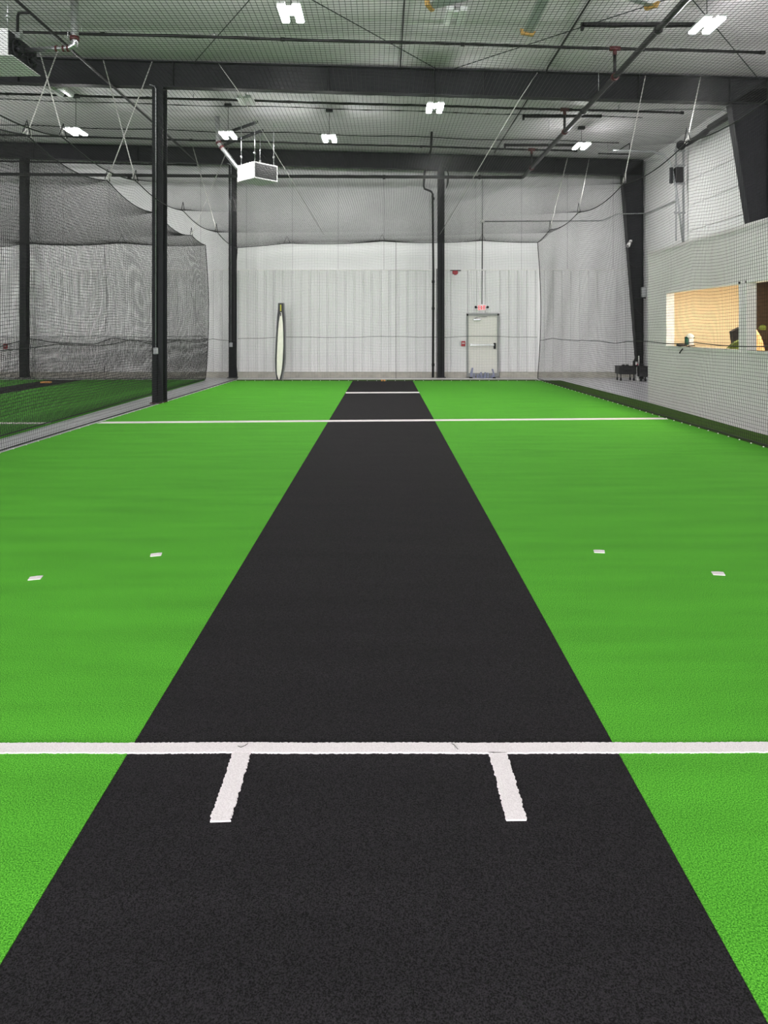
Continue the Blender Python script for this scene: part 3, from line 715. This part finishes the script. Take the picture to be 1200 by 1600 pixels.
# strut rails hung from the ceiling
for Y, x0, x1, lab in ((12.45, 3.5, 5.6, 'black hanging strut rail at top right beside a lit lamp'), (17.8, 3.52, 5.5, 'black hanging strut rail left of the right rear lamp'), (20.6, 3.53, 5.62, 'black hanging strut rail close before the far beam')):
    z = roof_z(4.5)-.22
    t = thing('strut_rail', ((x0+x1)/2, Y, z), lab, 'rail', 'hanging strut rails')
    MB().box((x0, Y-.03, z), (x1, Y+.03, z+.012)).box((x0, Y-.03, z), (x1, Y-.02, z+.07)).box((x0, Y+.02, z), (x1, Y+.03, z+.07)).box((x0-.02, Y-.03, z-.06), (x0+.03, Y+.03, z+.07)).build('rail', M['pipe'], t)
    for X in (x0+.45, x1-.35, (x0+x1)/2+.1): MB().tube([(X, Y, z), (X, Y, roof_z(X)-.02)], .008, 5).build('hanger_rod', M['galv'], t)
t = thing('hanging_bracket', P(960, 235, 20.4), 'small black strut bracket frame right of the right rear lamp', 'bracket')
z0_ = P(935, 240, 20.4)
MB().tube([P(935, 240, 20.4), P(985, 241, 20.4)], .022, 6).tube([P(985, 241, 20.4), P(984, 224, 20.4), P(964, 237, 20.2)], .018, 6).build('frame', M['pipe'], t)
for x in (950, 975): MB().tube([P(x, 240, 20.4), P(x, 226, 20.4)], .008, 5).build('hanger_rod', M['galv'], t)

# ================================================================ LAMPS
def make_lamp(lit, rot=0.):
    t = thing('ceiling_lamp', (0, 0, 0), 'x', 'lamp')
    R = Matrix.Rotation(rot, 3, 'Z')
    for sx in (-1, 1):
        mb = MB().box((sx*.115-.062, -.30, 0), (sx*.115+.062, .30, .035), R, (0, 0, 0))
        mb.build('light_bar', M['fixture'], t)
        mb = MB().cbox((sx*.115-.056, -.29, -.035), (sx*.115+.056, .29, -.0005), .006)
        mb.build('led_strip', M['led'] if lit else M['ledoff'], t)
    MB().box((-.08, -.12, .012), (.08, .12, .06), R, (0, 0, 0)).build('driver_box', M['fixture'], t)
    return t
proto = make_lamp(True); proto_off = make_lamp(False)
usedp = {True: False, False: False}
def lamp(loc, label, lit=True, group='lit ceiling lamps'):
    src = proto if lit else proto_off
    if not usedp[lit]: t = src; t.location = loc; t['label'] = label; t['group'] = group; usedp[lit] = True
    else: t = copy_tree(src, loc, label, group)
    zt = roof_z(loc[0])-loc[2]-.06
    o = bpy.data.objects.get('dummy')
    mb = MB(); Lc = Vector(loc)
    mb.tube([Lc+Vector((0, 0, .05)), Lc+Vector((0, 0, zt))], .006, 5)
    mb.build('hanging_cord', M['pipe'], t)
    if lit and loc[1] > 16:
        MB().cbox(Lc+Vector((-.09, -.06, zt-.06)), Lc+Vector((.09, .06, zt+.01)), .01).build('junction_box', M['steel2'], t)
    return t
lamp((P(455, 20, 11.0).x, 11.0, 6.52), 'lit H-shaped lamp at the top, left of centre')
lamp((P(1105, 38, 11.5).x, 11.5, 6.55), 'lit H-shaped lamp in the upper right corner')
lamp((P(680, 167, 14.95).x, 14.95, P(680, 168, 14.95).z), 'lit lamp hanging just below the near roof beam')
lamp((P(119, 204, 17.6).x, 17.6, 6.52), 'lit lamp farthest left, left of the large column')
lamp((P(357, 211, 18.).x, 18.0, 6.54), 'lit lamp just above the white hanging heater')
lamp((P(515, 216, 18.2).x, 18.2, 6.51), 'lit lamp between the heater and the centre, before the far beam')
lamp((P(909, 228, 19.1).x, 19.1, 6.55), 'lit lamp at right, just above the far roof beam')
lamp((P(712, 27, 12.2).x, 12.2, 7.0), 'unlit H-shaped lamp between the fan blades', False, 'unlit ceiling lamps')
lamp((P(385, 158, 16.4).x, 16.4, 6.9), 'unlit lamp just behind the near beam, right of large column', False, 'unlit ceiling lamps')
lamp((P(95, 148, 15.9).x, 15.9, 6.95), 'unlit lamp behind the near beam at the far left', False, 'unlit ceiling lamps')
for Y in (-8.0,):
    for X in (-9.5, -3.5, 1.2, 5.3): lamp((X, Y, 6.5), 'unseen ceiling lamp added for light above and behind the camera', True, 'added lamps behind the camera')  # out-of-view lamps added to brighten the camera end
for X, Y in ((-12, 12), (-12, 18.5)): lamp((X, Y, 6.5), 'unseen ceiling lamp added for light over the left lane', True, 'added lamps over the left lane')  # two more unseen lamps, added to light the left side

# ================================================================ FAN
fz = 6.55; fc = Vector((2.41, 9.85, fz))
fan = thing('ceiling_fan', fc, 'large ceiling fan with yellow tipped blades at the top', 'fan')
MB().tube([fc+Vector((0, 0, -.12)), fc+Vector((0, 0, .12))], .22, 20).build('hub', M['blade'], fan)
MB().tube([fc+Vector((0, 0, .1)), Vector((fc.x, fc.y, roof_z(fc.x)-.03))], .05, 10).build('downrod', M['pipe'], fan)
for k in range(6):
    a = PI/2+.0+k*PI/3; R = Matrix.Rotation(a, 3, 'Z'); T = Matrix.Rotation(math.radians(14), 3, 'X')
    prof = [(-.085, 0), (-.05, .012), (0, .018), (.05, .010), (.085, -.004), (.05, -.006), (0, -.004), (-.05, -.006)]
    vs = []
    for x in (.2, 1.95):
        for py, pz in prof: vs.append(fc+R@(T@Vector((0, py, pz))+Vector((x, 0, 0))))
    n = 8; fs = [(i, (i+1) % n, n+(i+1) % n, n+i) for i in range(n)]+[tuple(range(n-1, -1, -1)), tuple(range(n, 2*n))]
    bl = MB().add(vs, fs, False).build('blade', M['blade'], fan)
    mb = MB()
    pts = [(-.13, .05), (-.10, -.03), (.10, -.05), (.14, .04), (.07, .03), (0, .012), (-.07, .03)]
    v2 = []
    for x in (1.94, 2.0):
        for py, pz in pts: v2.append(fc+R@(T@Vector((0, py, pz))+Vector((x, 0, 0))))
    n = 7; mb.add(v2, [(i, (i+1) % n, n+(i+1) % n, n+i) for i in range(n)]+[tuple(range(n-1, -1, -1)), tuple(range(n, 2*n))])
    tag(mb.build('blade_tip', M['yellow'], bl), 'yellow winglet')

# ================================================================ HEATERS
c = Vector((-3.32, 18.48, 5.44)); hh = .42
h1 = thing('unit_heater', c, 'white box heater with louvred face hanging at an angle', 'heater')
R45 = Matrix.Rotation(math.radians(46), 3, 'Z'); hs_ = .37
MB().box(c+Vector((-hs_, -hs_, 0)), c+Vector((hs_, hs_, hh)), R45, c).build('casing', M['heater'], h1)
# louvre face is the one looking right toward the camera: local +x... normal (R45 @ -y)
mb = MB().box(c+Vector((-hs_+.03, -hs_-.008, .03)), c+Vector((hs_-.03, -hs_+.002, hh-.03)), R45, c)
mb.build('louvre_opening', M['black'], h1)
mb = MB()
for k in range(7): 
    z = .06+k*.048
    mb.box(c+Vector((-hs_+.03, -hs_-.022, z)), c+Vector((hs_-.03, -hs_-.004, z+.008)), R45, c)
mb.build('louvre_slat', M['pipe'], h1)
for sx, sy in ((-1, -1), (1, -1), (-1, 1), (1, 1)):
    q = c+R45@Vector((sx*.3, sy*.3, 0)); q.z = c.z+hh
    MB().tube([q, Vector((q.x, q.y, 6.98))], .010, 6).tube([q+Vector((0, 0, .2)), q+Vector((0, 0, .26))], .026, 8).build('hanger_rod', M['galv'], h1)
f0 = P(371, 262, 18.75); f1 = P(346, 229, 18.9)
fl = thing('flue_duct', f0, 'shiny flue duct rising left from the hanging heater', 'duct')
MB().tube([f0+Vector((.25, 0, -.12)), f0, f1, f1+Vector((-.08, 0, .12)), f1+Vector((-.1, 0, .8))], .062, 12).build('duct_tube', M['galv'], fl)
MB().tube([f1+Vector((.04, 0, -.05)), f1], .075, 12).tube([f1+Vector((-.06, 0, .08)), f1+Vector((-.08, 0, .13))], .075, 12).build('red_band', M['red'], fl)
for k, (a, b) in enumerate((((372, 203), (435, 181)), ((380, 217), (444, 193)))):
    ya, yb = 19.3, 17.9
    A, B = P(*a, ya), P(*b, yb)
    tag(MB().box((-.03, 0, -.03), (.03, (B-A).length, .03)).build('strut_channel', M['steel2']), ['upper of two parallel strut channels above the white heater', 'lower of two parallel strut channels above the white heater'][k], 'rail', 'strut channels above the heater')
    o = bpy.context.scene.objects[-1] if False else None
    ob = [x for x in COL.objects if x.name.startswith('strut_channel')][-1]
    d = (B-A).normalized()
    ob.location = A; ob.rotation_euler = d.to_track_quat('Y', 'Z').to_euler()
# heater 2, top left
Xr, y0h, y1h, zb, zt = -6.10, 11.45, 12.4, 6.03, 6.47
h2 = thing('unit_heater', (-6.5, 11.9, zb), 'large white box heater cut off by the upper left frame corner', 'heater')
MB().box((-7.05, y0h, zb), (Xr-.02, y1h, zt)).build('casing', M['heater'], h2)
MB().box((Xr-.021, y0h+.02, zb+.02), (Xr-.008, y1h-.02, zt-.02)).build('rear_panel', M['steel'], h2)
for yy in (11.68, 12.16):
    mb = MB(); cc = Vector((Xr+.02, yy, zb+.19))
    ring = [cc+Vector((0, .15*math.cos(a), .15*math.sin(a))) for a in np.linspace(0, 2*PI, 25)]
    mb.tube(ring, .014, 6).tube([cc, cc+Vector((.06, 0, 0))], .06, 10)
    for a in (0, PI/2, PI, 3*PI/2): mb.tube([cc, cc+Vector((0, .15*math.cos(a), .15*math.sin(a)))], .007, 5)
    mb.build('fan_guard', M['steel2'], h2)
MB().box((Xr-.02, y0h, zb-.004), (Xr+.05, y1h, zb+.012)).build('bottom_lip', M['heater'], h2)
q = P(10, 35, 11.6); MB().tube([(-6.2, 11.6, zt), (-6.2, 11.6, roof_z(-6)-.03)], .012, 6).tube([(-6.2, 11.6, 6.7), (-6.2, 11.6, 6.78)], .04, 8).build('hanger_rod', M['galv'], h2)
g = [P(45, 20, 11.6), P(30, 20, 11.7), P(28, 26, 11.75), P(28, 95, 11.75)]
MB().tube(g, .025, 8).build('gas_line', M['pipe'], h2)
MB().cbox(P(24, 62, 11.7)-Vector((0, .05, 0)), P(34, 52, 11.7)+Vector((0, .05, 0)), .008).build('gas_valve', M['galv'], h2)
d0, d1 = P(34, 79, 12.0), P(108, 75, 12.0)
f2 = thing('flue_duct', d1, 'silver flue duct with red bands at the top left heater', 'duct')
el = P(117, 70, 12.0)
MB().tube([d0, d1, el, el+Vector((.0, 0, .10)), Vector((el.x, el.y, roof_z(el.x)-.02))], [.045, .045, .055, .066, .066], 14).build('duct_tube', M['galv'], f2)
for x in (89, 100, 107): a = P(x, 76, 12.); MB().tube([a-Vector((.015, 0, 0)), a+Vector((.015, 0, 0))], .055, 12).build('red_band', M['red'], f2)
MB().tube([el+Vector((0, 0, .07)), el+Vector((0, 0, .14))], .078, 14).build('red_band', M['red'], f2)

# ================================================================ ROPES
def rope(a, b, label, m='rope_w', r=.011, cl=True, knee=None):
    t = thing('suspension_rope', b, label, 'rope', 'ropes holding up the nets')
    a, b = Vector(a), Vector(b)
    a.z = min(a.z, roof_z(a.x)-.10)
    mid = Vector(knee) if knee is not None else (a+b)/2+Vector((0, 0, -.004))
    MB().tube([a, mid, b], r, 5).build('rope_line', M[m], t)
    if cl:
        d = (a-b).normalized(); e = b+d*.28
        MB().tube([e, b+Vector((0, .13, -.02))], .010, 5).tube([e, b+Vector((0, -.13, -.02))], .010, 5).build('rope_loop', M['rope_w'], t)
    return t
def LP(Y): return Vector((float(lx(Y)), Y, float(zl(Y))))
def RP(Y): return Vector((float(rx(Y)), Y, float(zr(Y))))
def NP(Y): return Vector((NX, Y, float(zn(Y))))
rope(P(100, 50, 13.8), NP(11.0), 'white rope at far upper left leaning right, crossing another')
rope(P(55, 47, 13.8), LP(10.7), 'white rope at far upper left leaning left, crossing another')
rope(P(238, 95, 15.1), NP(14.2), 'pale rope left of the large column, leaning right')
rope(P(162, 92, 15.1), LP(13.6), 'pale rope left of the large column, leaning left')
rope(P(302, 223, 22.3), LP(19.5), 'white rope left of the heater leaning left at its top', cl=False, r=.014)
rope(P(357, 222, 22.3), NP(20.4), 'white rope left of the heater leaning right at its top', cl=False, r=.014)
rope(P(887, 247, 22.4), RP(20.5), 'white rope at right hanging from the far beam to the net corner', cl=False, r=.016)
rope(P(921, 248, 22.4), RP(17.7), 'thin rope at right from the far beam, second from corner', r=.007, cl=False)
rope(P(1009, 117, 15.1), RP(14.6), 'white rope at right crossing the near roof beam, left one of two')
rope(P(1095, 117, 15.1), RP(11.7), 'white rope at right crossing the near roof beam, right one of two')
rope(P(840, 108, 15.1), P(688, 366, 20.9), 'long thin white rope slanting from near beam to net above drop pipe', r=.008, cl=False, knee=P(812, 156, 15.08))
rope(P(342, 97, 15.1), P(506, 366, 20.9), 'long thin rope slanting right past the heater to the net roof', r=.007, cl=False, knee=P(374, 144, 15.08))

# ================================================================ OVERHEAD DOOR at the right wall
gd = thing('overhead_door', (8.3, 17.3, 0), 'white overhead door panel high on the right wall', 'door')
mb = MB()
for k in range(9): mb.cbox((8.30, 15.45, .1+k*.69), (8.37, 19.2, .1+k*.69+.68), .01)
mb.build('door_panel', M['panel'], gd)
Y = 19.35
MB().tube([P(1068, 384, Y), P(1062, 330, Y), P(1056, 290, Y), P(1052, 268, Y), P(1046, 252, Y), P(1037, 242, Y), P(1022, 237, Y), P(1000, 236, Y), P(958, 235, Y)], .028, 6).build('door_track', M['conduit'], gd)
MB().box((8.22, Y+.0, 3.2), (8.26, Y+.05, 6.6)).box((8.02, Y, 4.0), (8.05, Y+.04, 6.6)).build('track_post', M['conduit'], gd)
mb = MB()
for z in (6.45, 6.05, 5.55, 4.75): mb.box((7.98, Y-.01, z), (8.28, Y+.03, z+.05))
mb.build('track_strap', M['conduit'], gd)
MB().cbox((8.0, Y-.08, 5.6), (8.2, Y+.1, 6.02), .01).build('motor_box', M['black'], gd)
MB().cbox((7.86, Y-.05, 5.58), (7.93, Y+.05, 6.02), .01).build('control_box', M['steel2'], gd)
MB().tube([(8.15, Y-.05, 6.62), (8.15, Y-.02, 6.62)], .13, 16).build('drum', M['steel2'], gd)
MB().tube([(8.15, 15.5, 6.62), (8.15, 19.4, 6.62)], .016, 6).build('shaft', M['steel2'], gd)
pth = [(8.15, yy, 6.62) for yy in np.linspace(16.3, 17.6, 60)]
MB().tube(pth, [.075+.008*(i % 2) for i in range(60)], 10, smooth=False).build('torsion_spring', M['black'], gd)
MB().tube([(8.15, 17.6, 6.6), (8.15, 17.9, 6.57), (8.12, 18.9, 6.5)], [.05, .085, .03], 10).build('spring_cone', M['steel2'], gd)

# ================================================================ END WALL ITEMS
al = thing('alarm_bell', P(712, 423, WY1-.1), 'small dark red alarm strobe high on the end wall', 'alarm')
a = P(712, 424, WY1-.06)
MB().cbox(a-Vector((.09, .04, .09)), a+Vector((.08, .03, .035)), .012).build('alarm_body', M['alarm'], al)
MB().box(a+Vector((-.17, -.06, .02)), a+Vector((.18, .05, .04))).build('bracket', M['steel2'], al)
MB().cbox(a+Vector((-.05, -.07, -.12)), a+Vector((.04, -.03, -.05)), .01).build('strobe_lens', M['alarm'], al)
a = P(723.5, 537, WY1-.08); pu = thing('fire_alarm_pull', a, 'red and white fire alarm pull station left of the exit door', 'alarm')
MB().cbox(a-Vector((.05, .03, .085)), a+Vector((.085, .03, .085)), .01).build('pull_body', M['alarm'], pu)
MB().box(a+Vector((-.09, -.02, -.06)), a+Vector((-.052, .03, .08))).build('back_plate', M['conduit'], pu)
MB().box(a+Vector((-.03, -.045, .0)), a+Vector((.06, -.03, .03))).build('pull_handle', M['trimw'], pu)
a = P(9, 541, WY1-.08); pu = thing('fire_alarm_pull', a, 'dark red alarm box on the wall behind left lane netting', 'alarm')
MB().cbox(a-Vector((.06, .03, .09)), a+Vector((.06, .03, .09)), .01).build('pull_body', M['alarm'], pu)
MB().box(a+Vector((-.035, -.045, -.01)), a+Vector((.035, -.03, .02))).build('pull_handle', M['trimw'], pu)

# leaf-shaped case standing in front of the end net
Yc = 21.75
def prof_half(k):   # left/right half widths by pixel rows
    rows = [473.5, 480, 487, 495, 505, 520, 540, 560, 575, 585, 593]
    L = [434.8, 434.5, 434.0, 433, 432.5, 431.6, 430.6, 429.8, 430.0, 430.8, 432.2]
    R_ = [444.4, 444.8, 445.3, 446.2, 446.6, 447, 446.8, 446.6, 445.0, 443, 441.2]
    return rows, L, R_
rows, Lh, Rh = prof_half(0)
def leaf(inset, y0, y1, name, m, parent, r0=0, r1=11, jag=0):
    rnd = random.Random(5)
    pl = [(P(Lh[i]+inset[0]+(rnd.uniform(-jag, jag)), rows[i], Yc)) for i in range(r0, r1)]
    pr = [(P(Rh[i]-inset[1]+(rnd.uniform(-jag, jag)), rows[i], Yc)) for i in range(r0, r1)]
    poly = [(p.x, max(.0, p.z)) for p in pl]+[(p.x, max(.0, p.z)) for p in reversed(pr)]
    vs = [(x, y0, z) for x, z in poly]+[(x, y1, z) for x, z in poly]; n = len(poly); k = r1-r0
    fs = [(i, (i+1) % n, n+(i+1) % n, n+i) for i in range(n)]
    for i in range(k-1):
        a, b, c2, d = i, i+1, n-2-i, n-1-i
        fs.append((a, b, c2, d)); fs.append((n+d, n+c2, n+b, n+a))
    return MB().add(vs, fs).build(name, m, parent)
lf = thing('tall_case', (P(438, 593, Yc).x, Yc, 0), 'tall narrow leaf-shaped white case with black edging at the end net', 'case')
leaf((0, 0), Yc, Yc+.12, 'outer_shell', M['greyf'], lf)
leaf((1.0, 1.0), Yc-.02, Yc+.005, 'black_edging', M['black'], lf)
rows2 = rows[:]
def inner():
    rr = [488, 495, 505, 520, 540, 560, 575, 585, 592.5]
    L = [438.9, 437.7, 436.2, 435.0, 434.0, 433.2, 433.1, 433.6, 435.8]
    R_ = [440.6, 441.6, 442.5, 443.1, 443.3, 442.4, 441.2, 439.4, 437.4]
    fl = []; 
    pl = [P(L[i], rr[i], Yc) for i in range(9)]; pr = [P(R_[i], rr[i], Yc) for i in range(9)]
    vs = []; fs = []
    for i in range(9):
        c_ = (pl[i]+pr[i])/2
        vs += [(pl[i].x, Yc-.025, max(.001, pl[i].z)), (c_.x, Yc-.05, max(.001, c_.z)), (pr[i].x, Yc-.025, max(.001, pr[i].z))]
    for i in range(8):
        o = i*3; fs += [(o, o+3, o+4, o+1), (o+1, o+4, o+5, o+2)]
    return MB().add(vs, fs, True).build('cream_panel', M['cream'], lf)
inner()
a, b = P(438.2, 486, Yc-.03), P(440.0, 476, Yc-.03)
tag(MB().box((a.x, Yc-.04, a.z), (b.x, Yc-.018, b.z)).build('zip_strip', M['lime'], lf), 'yellow strip at the neck')
a, b = P(438.9, 494, Yc), P(440.2, 489, Yc)
MB().box((a.x, Yc-.065, a.z), (b.x, Yc-.04, b.z)).build('zip_pull', M['black'], lf)

# row of small blue-grey posts in front of the exit door
for x, h, wd, ln in ((741.2, .17, .035, 0), (746.2, .13, .045, 0), (749.2, .16, .03, 0), (752.0, .21, .05, .0), (754.3, .10, .03, 0), (756.6, .13, .03, 0), (758.6, .205, .05, .0), (762.4, .19, .05, 0), (765.4, .14, .015, 0), (768.6, .11, .05, .0)):
    a = P(x, 590, 22.75)
    vs = MB().cbox((a.x-wd/2, 22.70, -.02), (a.x+wd/2, 22.76, h-.02), .006)
    tag(vs.build('foam_post', M['blueg']), 'short blue-grey post in the row before the exit door', 'post', 'blue-grey posts before the exit door')
for x, h, dx, lab, mm in ((736.3, .33, .05, 'tall leaning post at left end of the row before the door', 'blueg'), (772.3, .29, -.05, 'tall leaning dark post at right end of the row before door', 'steel2')):
    a = P(x, 590, 22.75)
    MBo = MB().prism([(a.x-.035, -.02), (a.x+.04, -.02), (a.x+dx+.02, h), (a.x+dx-.025, h), (a.x-.03+dx*.2, h*.5)], 'y', 22.70, 22.76)
    t = thing('leaning_post', (a.x, 22.73, -.02), lab, 'post')
    MBo.build('post_shaft', M['blueg' if mm == 'blueg' else 'blueg'], t)
    MB().cbox((a.x-.05, 22.68, -.02), (a.x+.045, 22.78, .03), .006).build('foot', M['black'], t)

# storage bench with odds and ends in the right rear corner
Yt = 21.6
def crate(x0, x1, y0, y1, Y, label):
    a, b = P(x0, y1, Y), P(x1, y0, Y)
    t = thing('storage_crate', ((a.x+b.x)/2, Y, -.02), label, 'crate', 'storage crates')
    z_ = P(0, y1, Y).z
    for wx in (a.x+.06, b.x-.06):
        for wy in (Y+.06, Y+.39): MB().tube([(wx-.015, wy, .03), (wx+.015, wy, .03)], .048, 10).box((wx-.012, wy-.012, .03), (wx+.012, wy+.012, z_+.01)).build('caster', M['steel2'], t)
    MB().cbox((a.x, Y, z_), (b.x, Y+.45, b.z-.02), .015).build('crate_body', M['crate'], t)
    MB().cbox((a.x-.01, Y-.012, b.z-.03), (b.x+.01, Y+.46, b.z), .008).build('lid', M['black'], t)
    MB().box(((a.x+b.x)/2-.1, Y-.02, b.z-.16), ((a.x+b.x)/2+.1, Y+.0, b.z-.12)).build('handle', M['steel2'], t)
    return b.z
zc1 = crate(968.5, 995, 572, 585, Yt, 'dark storage crate at left in the right rear corner')
zc2 = crate(1000, 1013, 572, 589, Yt-.2, 'black storage crate at right beside the office wall edge')
a, b = P(995.2, 592, Yt+.02), P(999.6, 572, Yt+.02)
tag(MB().cbox((a.x, Yt+.02, -.02), (b.x, Yt+.3, b.z), .01).build('white_bin', M['trimw']), 'narrow white bin between the two dark crates', 'bin')
a = P(993.5, 571, Yt+.1); jug = thing('spray_bottle', (a.x, Yt+.1, zc1), 'black jug with white label standing on the left crate', 'bottle')
MB().cbox((a.x-.07, Yt+.03, zc1), (a.x+.06, Yt+.17, zc1+.17), .02).tube([(a.x, Yt+.1, zc1+.16), (a.x, Yt+.1, zc1+.28)], [.05, .022], 10).build('jug_body', M['black'], jug)
MB().box((a.x-.03, Yt+.02, zc1+.03), (a.x+.03, Yt+.032, zc1+.13)).build('label_patch', M['trimw'], jug)
MB().tube([(a.x+.1, Yt+.1, zc1+.0), (a.x+.1, Yt+.1, zc1+.31)], .018, 8).build('white_handle', M['trimw'], jug)
for x, mm, lab, nm, cat, r, sc_ in ((975, 'black', 'small black cap lying on the left crate', 'cap', 'cap', .05, (1.1, 1, .45)), (981, 'black', 'small dark shoe on the left crate beside the cap', 'shoe', 'shoe', .045, (1.1, 1.3, .5)), (987, 'trimw', 'crumpled white paper on the left crate', 'crumpled_paper', 'paper', .05, (1.3, 1, .45))):
    a = P(x, 570, Yt+.12); tag(MB().ball((a.x, Yt+.15, zc1+r*sc_[2]), r, 8, sc_).build(nm, M[mm]), lab, cat)
a = P(1003, 568, Yt); tag(MB().ball((a.x-.12, Yt+.05, zc2+.036), .036, 9).build('ball', M['pink']), 'crimson ball resting on the right black crate', 'ball')
a = P(1009, 568, Yt); tag(MB().ball((a.x-.1, Yt+.05, zc2+.03), .06, 8, (1.3, 1.2, .5)).build('cap', M['steel']), 'dark cap lying on the right black crate', 'cap')

for o in COL.objects:
    if o.name.startswith('cricket_net') is False and o.parent is None and o.type == 'MESH' and 'label' not in o and 'kind' not in o: print('UNLABELLED', o.name)
